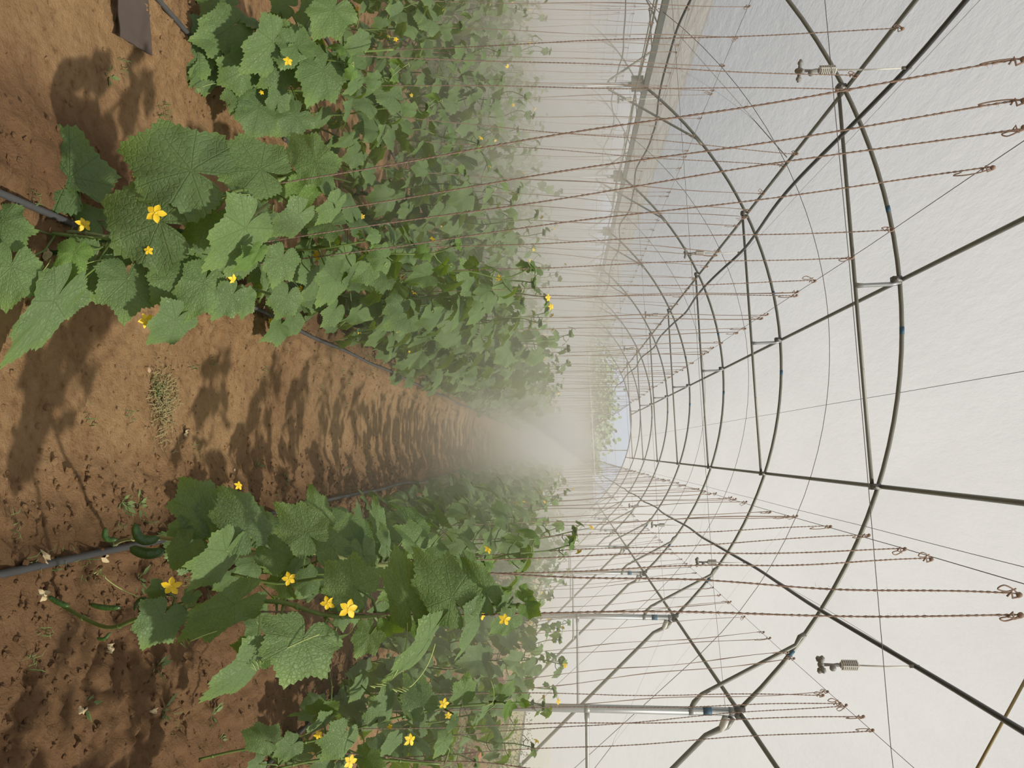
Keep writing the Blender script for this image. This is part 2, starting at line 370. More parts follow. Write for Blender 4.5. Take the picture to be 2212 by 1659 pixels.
pur = [('apex', XA, 0, 0.0), ('path_side', XB, 0, 0.0), ('left', XD, 0, 0.0)]
for s in range(2):
    for nm, x, _, _ in pur:
        xx = x - s * SPAN
        lab = {'apex': 'long ridge pipe running down the top of the roof', 'path_side': 'long roof pipe running straight above the path', 'left': 'long roof pipe between the ridge and the gutter posts'}[nm] + ('' if s == 0 else ', in the neighbouring span')
        b = MB(); b.tube([(xx, y, arc_z(xx, s) + 0.018) for y in YA], 0.021, 10)
        tag(b.build('roof_purlin', M_STEEL), lab, 'pipe', 'long roof pipes')
b = MB(); b.tube([(XR + 0.02, y, eave(XR) + 0.03) for y in YA], 0.022, 10)
tag(b.build('eave_pipe', M_STEEL), 'long eave pipe joining the tops of the posts beside the sloping side sheet', 'pipe')
for s in range(2):
    xg = XL - s * SPAN
    b = MB(); ys = YA
    prof = [(-0.075, 0.05), (-0.045, -0.02), (0.045, -0.02), (0.075, 0.05), (0.068, 0.05), (0.038, -0.012), (-0.038, -0.012), (-0.068, 0.05)]
    for y in (YB, YEND): b.v += [(xg + px, y, eave(xg) + pz + 0.05) for px, pz in prof]
    n = len(prof); b.f = [(i, (i + 1) % n, n + (i + 1) % n, n + i) for i in range(n)]
    b2 = tag(b.build('gutter', M_STEELL, smooth=False), 'long metal rain gutter along the first row of inner posts' if s == 0 else 'long metal rain gutter along the second row of inner posts', 'gutter', 'rain gutters')
    b = MB(); b.tube([(xg + 0.14, y, eave(xg) - 0.10 + 0.03 * abs(sin(pi * (y - Y0) / 4))) for y in axis([(YB, YEND, 0.5)])], 0.014, 8)
    tag(b.build('gutter_pipe', M_STEEL), 'thin steel pipe slung just below the %s rain gutter' % ('nearer' if s == 0 else 'farther'), 'pipe', 'pipes under the gutters')

def flat_tube(b, a, c, r, ends=0.09):                                  # pipe with squashed bolted ends
    a, c = Vector(a), Vector(c); d = (c - a); L = d.length; d.normalize()
    b.tube([a, a + d * 0.05, a + d * ends, c - d * ends, c - d * 0.05, c], [r * 1.35, r * 1.3, r, r, r * 1.3, r * 1.35], 10)
    return b
# side posts on the right, the raking pipe to the kerb, knee brace, stay
for k, y in enumerate(YA[1:]):
    seen = k - 2
    if seen < -1: continue
    nm = ordn[min(seen, 7)] if seen >= 0 else 'overhead'
    zt = eave(XR)
    base = (XR, y, ground_z(XR, y, False))
    t = thing('side_post', f'{nm} galvanised post beside the sloping side sheet' if seen >= 0 else 'galvanised side post just out of view', 'post', base, 'posts beside the side sheet')
    off = Vector(base)
    R_ = lambda *p: Vector(p) - off
    MB().tube([(0, 0, -0.05), R_(XR, y, zt)], 0.038, 14).build('post_pipe', M_STEELL, t)
    MB().tube([R_(XR, y, zt - 0.08), R_(XR, y, zt - 0.01)], 0.041, 14).build('collar', M_STEELL, t)
    q = MB(); q.box(R_(XR + 0.0, y - 0.01, zt + 0.02), (0.10, 0.07, 0.09)); q.tube([R_(XR, y - 0.07, zt), R_(XR, y + 0.02, zt)], 0.014, 8); q.build('joint', M_DARK, t)
    if seen >= 0:
        xk = 1.72; q = MB(); q.tube([R_(XR - 0.04, y, zt - 0.42), R_(XR - 0.085, y - 0.02, zt - 0.40), R_(XR - 0.16, y - 0.02, zt - 0.33), R_(xk + 0.1, y - 0.02, arc_z(xk) - 0.10), R_(xk + 0.03, y, arc_z(xk) - 0.05), R_(xk, y, arc_z(xk))], [0.022, 0.026, 0.019, 0.019, 0.026, 0.024], 10)
        q.build('knee_brace', M_STEEL, t)
        MB().tube([R_(XR, y, zt - 0.45), R_(XR, y, zt - 0.39)], 0.041, 14).build('strap', M_STEELL, t)
        MB().tube([R_(XR, y, zt - 0.32), R_(XR, y, zt - 0.24)], 0.0392, 14).build('paint_band', M_PAINT, t)['label'] = 'smudged blue paint mark'
    q = MB(); xe = wall_x - 0.05
    q.tube([R_(XR + 0.05, y, zt - 0.05), R_(XR + 0.13, y, zt - 0.10), R_(XR + 0.22, y, lerp(zt, zs, 0.13)), R_(xe, y, zs + 0.02)], [0.034, 0.032, 0.024, 0.024], 12)
    q.build('raking_pipe', M_STEEL, t)
    q = MB(); q.tube([R_(XR + 0.045, y, zt - 0.10), R_(XR + 0.12, y, zt - 0.13), R_(XR + 0.17, y, zt - 0.16)], [0.045, 0.046, 0.034], 10, sq=0.8); q.build('foil_wrap', M_WHITEP, t)
    fr = (zt - (H + 0.24)) / (zt - zs)
    q = flat_tube(MB(), R_(XR + 0.04, y, H + 0.24), R_(lerp(XR, xe, fr) - 0.01, y, H + 0.24), 0.019); q.build('stay', M_STEELL, t)
    MB().tube([R_(XR, y, H + 0.215), R_(XR, y, H + 0.265)], 0.041, 14).build('strap', M_STEELL, t)
for s in range(2):
    xg = XL - s * SPAN
    for k, y in enumerate(YA[3:], 0):
        if s == 0 and k == 0: continue
        zt = eave(xg); base = (xg, y, TILT * xg); off = Vector(base); R_ = lambda *p: Vector(p) - off
        nm = ['', 'nearest visible', 'second visible', 'third visible', 'fourth visible', 'fifth visible', 'sixth visible', 'farthest'][k] if s == 0 else ordn[k]
        t = thing('gutter_post', f'{nm} post under the {"first" if s == 0 else "second"} gutter, with braces and gutter bracket', 'post', base, 'posts under the gutters')
        MB().tube([(0, 0, -0.05), R_(xg, y, zt)], 0.038, 12).build('post_pipe', M_STEELL, t)
        q = MB(); q.box(R_(xg, y, zt - 0.07), (0.20, 0.10, 0.17)); q.box(R_(xg, y - 0.055, zt - 0.07), (0.22, 0.008, 0.19)); q.build('gutter_bracket', M_STEEL, t, smooth=False)
        for sg in ((1, -1) if s == 0 else (1,)):
            xk = xg + sg * 1.0; za = arc_z(xk, s if sg > 0 else s + 1)
            q = MB(); q.tube([R_(xg + sg * 0.03, y, zt - 0.52), R_(xg + sg * 0.08, y, zt - 0.50), R_(xk - sg * 0.1, y, za - 0.10), R_(xk, y, za - 0.02)], [0.024, 0.018, 0.018, 0.024], 8); q.build('knee_brace', M_STEEL, t)
# end frame: beam and mullions across the open gable
b = MB(); b.tube([(x, YEND, eave(x)) for x in (XL - SPAN, XL, XR)], 0.03, 10)
tag(b.build('end_beam', M_WHITEP), 'pale horizontal beam across the far end of the house', 'beam')
for x, lb in ((-2.95, 'left'), (0.02, 'right')):
    b = MB(); b.tube([(x, YEND, eave(x)), (x, YEND, arc_z(x))], 0.022, 8)
    tag(b.build('gable_upright', M_STEEL), f'upright bar in the open far gable, {lb} one of two', 'bar', 'gable uprights')
for s in range(2):
    b = MB(); b.tube([(x, YEND, z) for x, z in arch_pts(s)], 0.024, 8)
    tag(b.build('end_arch', M_STEEL), 'curved steel arch at the far open end, ' + spn[s], 'greenhouse arch', 'end arches')

# ------------------------------------------------------------------ wires, cords, hoses
def wire_z(x): return H + 1.38 + 0.05 * x
def cord(name, pts, r, mat, label, cat, group=None, n=5):
    b = MB(); b.tube(pts, r, n); return tag(b.build(name, mat), label, cat, group)
rown = {'R2': 'the outer row beside the side sheet', 'R1': 'the row just right of the path', 'L1': 'the first row left of the path', 'L2': 'the second row left of the path'}
num = ['', '', '', 'third', 'fourth', 'fifth', 'sixth', 'seventh', 'eighth', 'ninth', 'tenth', 'eleventh', 'twelfth', 'thirteenth', 'fourteenth', 'fifteenth', 'sixteenth', 'seventeenth', 'eighteenth', 'nineteenth']
for k in range(3, 13): rown['L%d' % k] = f'the {num[k]} row left of the path'
for rn, (xg, xw) in ROWS.items():
    cord('row_wire', [(xw, y, wire_z(xw) - 0.015 * abs(sin(pi * (y - Y0) / 4))) for y in axis([(0.3, YEND, 1)])], 0.0016, M_WIRE, f'thin steel wire holding the twine of {rown[rn]}', 'wire', 'row wires', 4)
for i, y in enumerate([3.55, 7.42, 11.4, 15.4, 19.4, 23.4]):
    cord('cross_wire', [(XL, y, wire_z(XL)), (-0.9, y, wire_z(-0.9) + 0.01), (1.3, y, wire_z(1.3)), (XR, y, wire_z(XR) + 0.03)], 0.0018, M_WIRE, f'{ordn[i]} thin wire stretched across the house at twine height', 'wire', 'cross wires', 4)
for i, y in enumerate([9.4, 13.4, 17.4]):
    cord('roof_rope', [(x, y, z - 0.0) for x, z in arch_pts(0, 30)] + [(lerp(XR, wall_x, u), y + 0.4 * u, lerp(eave(XR), zs, u)) for u in (0.3, 0.6, 1)], 0.004, M_WIRE, f'{ordn[i]} thin rope curving over the roof film between two arches', 'rope', 'roof ropes')
cord('thin_rope', [(-0.55, y, arc_z(-0.55) + 0.02 - 0.02 * abs(sin(pi * (y - Y0) / 4))) for y in axis([(2, YEND, 0.5)])], 0.0025, M_WIRE, 'thin cord on the roof film between ridge pipe and path pipe', 'cord')
cord('thin_rope', [(0.72, y, arc_z(0.72) + 0.02 - 0.02 * abs(sin(pi * (y - Y0) / 4))) for y in axis([(2, YEND, 0.5)])], 0.0025, M_WIRE, 'thin cord on the roof film just right of the path pipe', 'cord')
cord('brace_cable', [at(1285, 1659, 9.2), at(1330, 1600, 9.9), at(1700, 1130, 15.0)], 0.004, M_WIRE, 'thin diagonal brace cable against the sloping side sheet', 'cable')
cord('brace_cable', [at(1400, 0, 11.4), at(1700, 340, 9.2)], 0.006, M_STEEL, 'thin diagonal brace cable under the roof film on the gutter side', 'cable')
cord('loose_strap', [at(2100, 1680, 3.6), at(2160, 1570, 3.62), at(2225, 1450, 3.65)], 0.007, M_STRAW, 'pale tan strap crossing the roof corner above the right hose', 'strap')

def hose(x0, hz, sag, label, wig=0.02):
    pts = []
    for y in axis([(1.0, YEND - 0.3, 0.2)]):
        k = (y - 3.9) / 3.7
        pts.append((x0 + wig * noise.noise(Vector((0, y * 0.6, x0))), y, H + hz + TILT * 0 - sag * abs(sin(pi * k)) ** 1.6 + wig * noise.noise(Vector((3, y * 0.7, x0)))))
    cord('fogger_hose', pts, 0.0135, M_BLACK, label, 'hose', 'fogger hoses', 10)
    cord('hose_wire', [(p[0] + 0.015, p[1], H + hz + 0.03) for p in pts[::4]], 0.0013, M_WIRE, 'thin wire carrying the ' + label, 'wire', 'hose wires', 4)
    return pts
def fogger(p, drop, label):
    t = thing('fogger', label, 'mist sprayer', p, 'mist sprayers')
    MB().tube([(0, 0, 0), (0.004, 0, -drop * 0.5), (0, 0, -drop)], 0.0042, 8).build('feed_tube', M_WHITEP, t)
    q = MB(); q.tube([(0, 0, 0.018), (0, 0, -0.03)], 0.009, 8); q.build('connector', M_GREYP, t)
    q = MB(); z0 = -drop
    for i in range(8):
        z = z0 - 0.008 * i * 1.25; q.tube([(0, 0, z), (0, 0, z - 0.0045)], 0.026, 8)
    q.tube([(0, 0, z0 + 0.006), (0, 0, z0 - 0.084)], 0.017, 8)
    for a in range(4): q.box((0.024 * cos(a * pi / 2), 0.024 * sin(a * pi / 2), z0 - 0.038), (0.006, 0.006, 0.082))
    q.build('ribbed_weight', M_WHITEP, t, smooth=False)
    q = MB(); q.tube([(0, 0, z0 - 0.08), (0, 0, z0 - 0.10), (0, 0, z0 - 0.12), (0, 0, z0 - 0.175)], [0.008, 0.011, 0.007, 0.009], 8)
    q.ball((0.016, -0.004, z0 - 0.125), 0.017, 10, 8); q.build('check_valve', M_GREYP, t)
    z1 = z0 - 0.185
    q = MB(); q.ball((0, 0, z1), 0.021, 10, 8, sc=(1, 1, 0.8))
    q.build('cross_body', M_GREYP, t)
    for a in range(4):
        an = a * pi / 2 + 0.5; d = Vector((cos(an), sin(an), 0))
        q = MB(); q.tube([d * 0.015 + Vector((0, 0, z1)), d * 0.03 + Vector((0, 0, z1)), d * 0.034 + Vector((0, 0, z1)), d * 0.048 + Vector((0, 0, z1)), d * 0.050 + Vector((0, 0, z1)), d * 0.058 + Vector((0, 0, z1 - 0.002))], [0.009, 0.010, 0.015, 0.014, 0.009, 0.006], 8)
        q.build('nozzle', M_GREYP, t)
    return t
hp = hose(-2.03, 1.86, 0.06, 'black hose feeding the mist sprayers left of the path')
hr = hose(1.12, 1.86, 0.05, 'black hose feeding the mist sprayers right of the path')
hl = hose(-4.95, 1.47, 0.10, 'black wavy hose beside the first gutter', 0.09)
hl2 = hose(-8.3, 1.34, 0.10, 'black wavy hose in the neighbouring span', 0.1)
def near(pts, y): return min(pts, key=lambda p: abs(p[1] - y))
for hh, ys, nm in ((hp, (3.9, 7.7, 11.4, 15.2, 19, 22.8), 'left hose over the rows'), (hr, (4.2, 7.7, 11.5, 15.3), 'right hose near the side sheet'), (hl, (10.4, 14.2, 18), 'wavy hose by the first gutter'), (hl2, (17.5, 21, 25), 'hose in the neighbouring span')):
    for i, y in enumerate(ys):
        p = near(hh, y); fogger(p, 0.38 if hh is not hr else 0.30, f'four-way mist sprayer, {ordn[i]} one on the {nm}')

# ------------------------------------------------------------------ leaves
KEY = [(0, 1.10), (8, 0.96), (20, 0.83), (33, 0.77), (44, 0.88), (50, 0.93), (57, 0.84), (70, 0.73), (84, 0.69), (96, 0.78), (104, 0.84), (112, 0.76), (128, 0.65), (142, 0.62), (156, 0.55), (167, 0.38), (175, 0.14), (180, 0.05)]
def rad(th):
    a = abs(math.degrees(th)); a = min(180, a)
    for (a0, r0), (a1, r1) in zip(KEY, KEY[1:]):
        if a <= a1: t = (a - a0) / (a1 - a0); return r0 + (r1 - r0) * t
    return 0.05
def leaf_geo(rng, segs, rings, teeth=True, curl=1.0, fold=None):
    v = [(0.0, 0.0, 0.0)]; uv = [(0.0, 0.0)]; f = []
    droop = rng.uniform(0.10, 0.55) * curl; cup = rng.uniform(-0.05, 0.45) * curl; tw = rng.uniform(-0.18, 0.18)
    ph = rng.uniform(0, 6); fo = rng.uniform(0.05, 0.48) if fold is None else fold
    lob = [rng.uniform(-0.05, 0.05) for _ in range(9)]
    for k in range(1, rings + 1):
        q = (k / rings) ** 0.85
        for j in range(segs):
            th = -pi + 2 * pi * (j + 0.5) / segs
            r = rad(th) * (1 + lob[int((th + pi) / (2 * pi) * 8.99)] * 0.6)
            if k == rings: r *= 1 + (0.035 * (1 if j % 2 else -1) if teeth else rng.uniform(-0.03, 0.03)) + 0.03 * sin(th * 5 + ph)
            x, y = q * r * sin(th), q * r * cos(th)
            rr = sqrt(x * x + y * y)
            z = -droop * y * abs(y) * (1 if y > 0 else -0.5) - cup * x * x * 1.1 + fo * abs(x) * (0.8) + tw * x * y
            z += 0.012 * rr * cos(9 * th) + 0.06 * rr * rr * sin(3.0 * th + ph) + 0.05 * (rr ** 3) * sin(7 * th + ph * 2) + 0.035 * rr * noise.noise(Vector((x * 4 + ph, y * 4, ph)))
            v.append((x, y, z)); uv.append((x, y))
    f += [(0, 1 + (j + 1) % segs, 1 + j) for j in range(segs) if j != segs - 1]
    for k in range(rings - 1):
        a, b = 1 + k * segs, 1 + (k + 1) * segs
        f += [(a + j, a + j + 1, b + j + 1, b + j) for j in range(segs - 1)]
    return v, uv, f
def leaf_mesh(name, rng, mat, segs=88, rings=7, **k):
    v, uv, f = leaf_geo(rng, segs, rings, **k); b = MB(); b.v = v; b.f = f; b.uv = uv; return b.mesh(name, mat)
LR = random.Random(11)
HI = [leaf_mesh('leaf', LR, M_LEAF) for _ in range(12)]
HIY = [leaf_mesh('leaf', LR, M_YOUNG, curl=1.3) for _ in range(4)]
HIF = [leaf_mesh('leaf', LR, M_LEAF, curl=0.45, fold=0.03) for _ in range(6)]
def frame(tipdir, normal):
    y = tipdir.normalized(); z = (normal - y * normal.dot(y))
    z = z.normalized() if z.length > 1e-5 else y.orthogonal().normalized()
    x = y.cross(z); return Matrix((x, y, z)).transposed()
def leaf_obj(me, joint, tip, normal, parent, size=None, wide=1.0):
    d = Vector(tip) - Vector(joint); s = size or d.length
    R = frame(d, Vector(normal)); o = link('leaf', me, parent)
    M = R.to_4x4() @ Matrix.Diagonal((s * wide, s, s, 1)); M.translation = Vector(joint); o.matrix_local = M
    return o

# flowers, fruit, tendrils
def flower_mesh(rng, small=False):
    b = MB(); n = 5
    for k in range(n):
        a = 2 * pi * k / n + rng.uniform(-0.1, 0.1); lift = rng.uniform(-0.1, 0.3); vs = []; L = rng.uniform(0.85, 1.05)
        prof = [(0.0, 0.10), (0.3, 0.24), (0.6, 0.30), (0.85, 0.16), (1.0, 0.02)]
        for q, w_ in prof:
            z = lift * q - 0.35 * q * q + 0.15
            for sgn, dz in ((-1, 0.03), (0, -0.04), (1, 0.03)):
                x, y = sgn * w_, q * L
                vs.append((x * cos(a) - y * sin(a), x * sin(a) + y * cos(a), z + dz))
        b.add(vs, [(i * 3 + j, i * 3 + j + 1, i * 3 + j + 4, i * 3 + j + 3) for i in range(4) for j in range(2)])
    return b.mesh('flower', M_FLOW)
def flower_centre():
    b = MB(); b.ball((0, 0, 0.12), 0.12, 8, 6); b.tube([(0, 0, 0.1), (0, 0, -0.25), (0.05, 0, -0.6)], [0.10, 0.08, 0.05], 6); return b.mesh('flower_centre', M_FCEN)
FLO = [flower_mesh(LR) for _ in range(4)]; FCE = flower_centre()
def flower_obj(p, nrm, parent, s=0.022, sub=True):
    o = link('flower', LR.choice(FLO), parent); n = Vector(nrm).normalized()
    M = n.to_track_quat('Z', 'Y').to_matrix().to_4x4() @ Matrix.Rotation(LR.uniform(0, 6), 4, 'Z') @ Matrix.Scale(s, 4); M.translation = Vector(p); o.matrix_local = M
    if sub: link('flower_centre', FCE, o)
    return o
def cuke(b, p, d, L, r, bend=0.25):
    p, d = Vector(p), Vector(d).normalized(); sd = d.cross(Vector((0.3, 1, 0.1))).normalized(); pts = []; rs = []
    for i in range(11):
        t = i / 10; pts.append(p + d * L * t + sd * bend * L * sin(pi * t) * 0.5); rs.append(r * (0.35 + 0.65 * sin(pi * min(1, t * 0.9 + 0.06)) ** 0.45) * (0.25 if i in (0, 10) else 1))
    b.tube(pts, rs, 12)
def tendril_pts(p, d, L, rng, turns=3):
    p, d = Vector(p), Vector(d).normalized(); sd = d.orthogonal().normalized(); td = d.cross(sd); out = []
    for i in range(26):
        t = i / 25; c = max(0, t - 0.65) / 0.35
        q = p + d * L * (t if t < 0.65 else 0.65 + 0.1 * c) + Vector((0, 0, -0.25 * L * t * t))
        q += (sd * cos(c * turns * 2 * pi) + td * sin(c * turns * 2 * pi)) * 0.012 * min(1, c * 4) + sd * 0.12 * L * sin(3 * t)
        out.append(q)
    return out

# ------------------------------------------------------------------ a vine
def vine_plan(rng, h):
    """stem points, leaves (joint, tip, normal, size, young), petioles, flowers"""
    pts = []; n = int(h / 0.055)
    ax, ay = rng.uniform(0, 6), rng.uniform(0, 6)
    for i in range(n + 1):
        t = i / n; z = h * t
        pts.append(Vector((0.03 * sin(z * 7 + ax) + 0.02 * sin(z * 17 + ay), 0.03 * cos(z * 6 + ay), z)))
    leaves = []; pets = []; flows = []; phi = rng.uniform(0, 6)
    for i in range(1, n + 1):
        t = i / n
        if rng.random() < (0.15 if t > 0.12 else 0.5): continue
        for rep in range(2 if rng.random() < 0.42 and t < 0.9 else 1):
            phi += 2.4 + rng.uniform(-0.5, 0.5)
            sz = lerp(0.108, 0.042, max(0, (t - 0.72) / 0.28)) * rng.uniform(0.68, 1.3)
            pl = sz * rng.uniform(0.7, 1.45)
            hd = Vector((cos(phi), sin(phi), 0))
            up = rng.uniform(0.1, 0.75)
            j = pts[i] + (hd + Vector((0, 0, up))).normalized() * pl
            dp = rng.uniform(-0.15, -1.6)
            td = (hd + Vector((0, 0, dp)) + Vector((rng.uniform(-0.4, 0.4), rng.uniform(-0.4, 0.4), 0))).normalized()
            nr = (Vector((0.25, -0.3, 1.0)) + hd * 0.5 + Vector((rng.uniform(-0.4, 0.4), rng.uniform(-0.4, 0.4), 0)))
            leaves.append((j, j + td * sz, nr, sz, t > 0.85 and rng.random() < 0.7))
            pets.append([pts[i], lerp(pts[i], j, 0.5) + Vector((0, 0, -0.01)), j])
        if rng.random() < 0.15:
            hd = Vector((rng.uniform(-1, 1), rng.uniform(-1, 0.4), 0.3)).normalized()
            flows.append((pts[i] + hd * rng.uniform(0.05, 0.13), hd, pts[i]))
    # shoot tip
    for k in range(4):
        a = rng.uniform(0, 6); hd = Vector((cos(a), sin(a), 0.8)); leaves.append((pts[-1], pts[-1] + hd.normalized() * 0.04, Vector((0, 0, 1)) - hd * 0.3, 0.04, True))
    return pts, leaves, pets, flows
def stem_mesh(rng, pts, pets, flows, extra=True, sides=7):
    b = MB(); b.tube(pts, [lerp(0.0065, 0.003, i / len(pts)) for i in range(len(pts))], sides)
    for p in pets: b.tube(p, [0.0032, 0.0026, 0.002], 5, cap=False)
    for p, d, s in flows: b.tube([s, p], 0.0013, 4, cap=False)
    return b.mesh('stem', M_STEM)
def make_vine(rng, h, loc=(0, 0, 0), name='cucumber_vine', leafset=HI):
    t = bpy.data.objects.new(name, None); col.objects.link(t); t.location = loc; t.empty_display_size = 0.1
    pts, leaves, pets, flows = vine_plan(rng, h); ch = []
    ch.append(link('stem', stem_mesh(rng, pts, pets, flows), t))
    for j, tip, nr, sz, y in leaves: ch.append(leaf_obj(rng.choice(HIY if y else leafset), j, tip, nr, t, sz, rng.uniform(0.75, 1.02)))
    for p, d, s in flows: ch.append(flower_obj(p, d + Vector((0, -0.6, 0.2)), t, rng.uniform(0.016, 0.024), False))
    for _ in range(3):
        b = MB(); p = rng.choice(pts[3:]); b.tube(tendril_pts(p, Vector((rng.uniform(-1, 1), rng.uniform(-1, 1), 0.5)), rng.uniform(0.1, 0.2), rng), 0.0011, 4)
        ch.append(b.build('tendril', M_TEND, t))
    if rng.random() < 0.5:
        b = MB(); p = rng.choice(pts[2:6]); cuke(b, p, (rng.uniform(-0.5, 0.5), rng.uniform(-0.5, 0.2), -1), min(0.16, p.z * 0.7), 0.016); ch.append(b.build('cucumber', M_CUKE, t))
    kids[t.name] = ch
    return t

# one-mesh vines for the middle distance
def bake_vine(rng, h, segs, rings, dens=1.0):
    """verts, faces, uvs, material index per face"""
    pts, leaves, pets, flows = vine_plan(rng, h); V = []; F = []; U = []; MI = []
    b = MB(); b.tube(pts[::3], 0.005, 4, cap=False)
    if rings > 1:
        for p in pets: b.tube([p[0], p[2]], 0.0022, 3, cap=False)
    V += b.v; F += b.f; U += [(0, 0)] * len(b.v); MI += [1] * len(b.f)
    for j, tip, nr, sz, y in leaves:
        if rng.random() > dens: continue
        v, uv, f = leaf_geo(rng, segs, rings, teeth=segs > 20); s = sz / (dens ** 0.5)
        R = frame(tip - j, Vector(nr)); n = len(V)
        for p in v: V.append(tuple(R @ (Vector(p) * s) + j))
        U += uv; F += [tuple(i + n for i in q) for q in f]; MI += [2 if y else 0] * len(f)
    for p, d, s in flows:
        n = len(V); d = (d + Vector((0, -0.5, 0.2))).normalized(); R = d.to_track_quat('Z', 'Y').to_matrix()
        for k in range(5):
            a = 2 * pi * k / 5; n = len(V)
            for x, y in ((0, 0), (0.3, 0.5), (0, 1), (-0.3, 0.5)):
                V.append(tuple(R @ (Vector((x * cos(a) - y * sin(a), x * sin(a) + y * cos(a), 0.1)) * 0.022) + p)); U.append((0, 0))
            F.append((n, n + 1, n + 2, n + 3)); MI.append(3)
    return V, F, U, MI
VM = [M_LEAF, M_STEM, M_YOUNG, M_FLOW]
def mesh_of(name, V, F, U, MI):
    b = MB(); b.v, b.f, b.uv = V, F, U; me = b.mesh(name, VM); me.polygons.foreach_set('material_index', MI); return me

# ------------------------------------------------------------------ twine
def ordw(i):
    a = ['', 'nearest', 'second', 'third', 'fourth', 'fifth', 'sixth', 'seventh', 'eighth', 'ninth', 'tenth', 'eleventh', 'twelfth', 'thirteenth', 'fourteenth', 'fifteenth', 'sixteenth', 'seventeenth', 'eighteenth', 'nineteenth', 'twentieth']
    return a[i] if i < len(a) else 'far'
TR = random.Random(21)
def rope(b, p0, p1, r, step=0.006, fuzz=0, sag=0.004):
    p0, p1 = Vector(p0), Vector(p1); L = (p1 - p0).length; d = (p1 - p0) / L; a = d.orthogonal().normalized(); c = d.cross(a)
    n = max(2, int(L / step)); k = 6; vs = []; ph = TR.uniform(0, 6)
    for i in range(n + 1):
        t = i / n; q = p0.lerp(p1, t) + a * sag * sin(t * 9 + ph) + c * sag * sin(t * 14 + ph)
        tw = t * L / 0.018 * pi + ph; rr = r * TR.uniform(0.82, 1.18)
        for j in range(k):
            th = 2 * pi * j / k; x, y = cos(th) * 1.25, sin(th) * 0.75
            vs.append(q + (a * (x * cos(tw) - y * sin(tw)) + c * (x * sin(tw) + y * cos(tw))) * rr)
    b.add(vs, [(i * k + j, i * k + (j + 1) % k, (i + 1) * k + (j + 1) % k, (i + 1) * k + j) for i in range(n) for j in range(k)])
    for _ in range(int(fuzz * L)):
        q = p0.lerp(p1, TR.random()); e = (a * TR.uniform(-1, 1) + c * TR.uniform(-1, 1) + d * TR.uniform(-1, 1)).normalized()
        w_ = d * 0.0004; b.add([q - w_, q + w_, q + e * TR.uniform(0.004, 0.014)], [(0, 1, 2)])
def tail(b, p, d, near=True):
    """the knot on the wire and the loose doubled end beside the twine"""
    d = Vector(d).normalized(); sd = Vector((0.9, 0.3, 0.2)) - d * d.dot(Vector((0.9, 0.3, 0.2))); sd.normalize(); r = 0.0021
    L = TR.uniform(0.04, 0.12); o = TR.choice((1, -1)) * TR.uniform(0.004, 0.010); k = TR.random()
    b.ball(p, 0.008, 6, 5)
    b.tube([p + sd * 0.006, p + sd * 0.010 - d * 0.015, p - sd * 0.008 - d * 0.02, p + sd * 0.006 - d * 0.03], 0.003, 5)
    if k < 0.55: pts = [p, p + sd * o - d * L * 0.3, p + sd * o * 1.3 - d * L * 0.7, p + sd * o * 0.9 - d * L, p + sd * o * 0.2 - d * L * 0.8]
    else: pts = [p, p + sd * o * 2 - d * L * 0.2, p + sd * o * 3.2 - d * L * 0.45, p + sd * o * 1.8 - d * L * 0.6, p + sd * o * 1.0 - d * L * 0.35, p + sd * o * 2.2 - d * 0.01]
    q = pts; fine = []
    for i in range(len(q) - 1):
        for m_ in range(4):
            tt = m_ / 4; a0, a1, a2, a3 = q[max(0, i - 1)], q[i], q[i + 1], q[min(len(q) - 1, i + 2)]
            fine.append(0.5 * ((2 * a1) + (a2 - a0) * tt + (2 * a0 - 5 * a1 + 4 * a2 - a3) * tt * tt + (3 * a1 - a0 - 3 * a2 + a3) * tt ** 3))
    b.tube((fine + [q[-1]]) if near else pts, r, 5)
def twine(p0, p1, label, near, group=None, r=0.0026, tails=True):
    b = MB(); base = Vector(p0)
    if near: rope(b, (0, 0, 0), Vector(p1) - base, r, 0.006, 70)
    else: rope(b, (0, 0, 0), Vector(p1) - base, r, 0.07, 0, 0.006)
    t = link('jute_twine', None) if False else b.build('jute_twine', M_TWINE)
    t.location = base; tag(t, label, 'twine', group)
    if tails:
        q = MB(); tail(q, Vector(p1) - base, Vector(p1) - base, near); q.build('tied_end', M_TWINE, t)
    return t

# near strings read off the photo: low point, a higher point, distances of both, name of the spot
NEAR = [
    ((575, 399), (2212, 128), 2.35, 1.75, 'thick frayed jute twine rising from the big flowering vine, leftmost of its bundle'),
    ((600, 470), (2212, 217), 2.55, 1.95, 'frayed jute twine second in the bundle over the big flowering vine'),
    ((560, 525), (2212, 275), 2.7, 2.10, 'frayed jute twine third in the bundle over the big flowering vine'),
    ((560, 570), (2145, 362), 2.9, 2.36, 'jute twine over the big flowering vine with its knotted end in view near the roof'),
    ((60, 490), (235, 478), 2.3, 2.3, 'short length of twine low on the big flowering vine'),
    ((850, 107), (1950, 62), 3.6, 3.05, 'jute twine above the low vines at the second row, with a knotted end'),
    ((330, 1322), (2205, 1329), 1.92, 1.97, 'nearly upright twine carrying the tall vine right of the path'),
    ((980, 1235), (2202, 1285), 2.2, 2.12, 'twine just behind the tall vine, leaning toward the side sheet'),
    ((970, 1242), (2012, 1208), 2.5, 2.78, 'twine behind the tall vine, ending in a hooked knot under the roof'),
    ((700, 1215), (1955, 1186), 2.8, 3.05, 'twine behind the tall vine with a long doubled loose end'),
    ((820, 1536), (1815, 1520), 3.7, 3.75, 'twine in front of the nearest side post, tied above the eave pipe'),
    ((780, 1575), (1865, 1548), 3.5, 3.55, 'twine just outside the nearest side post with a small curl of loose end'),
    ((700, 1625), (1240, 1665), 3.1, 3.1, 'twine at the outermost edge of the view beside the side sheet'),
    ((800, 1497), (1778, 1502), 3.9, 3.95, 'twine just inside the nearest side post with a loop of loose end'),
]
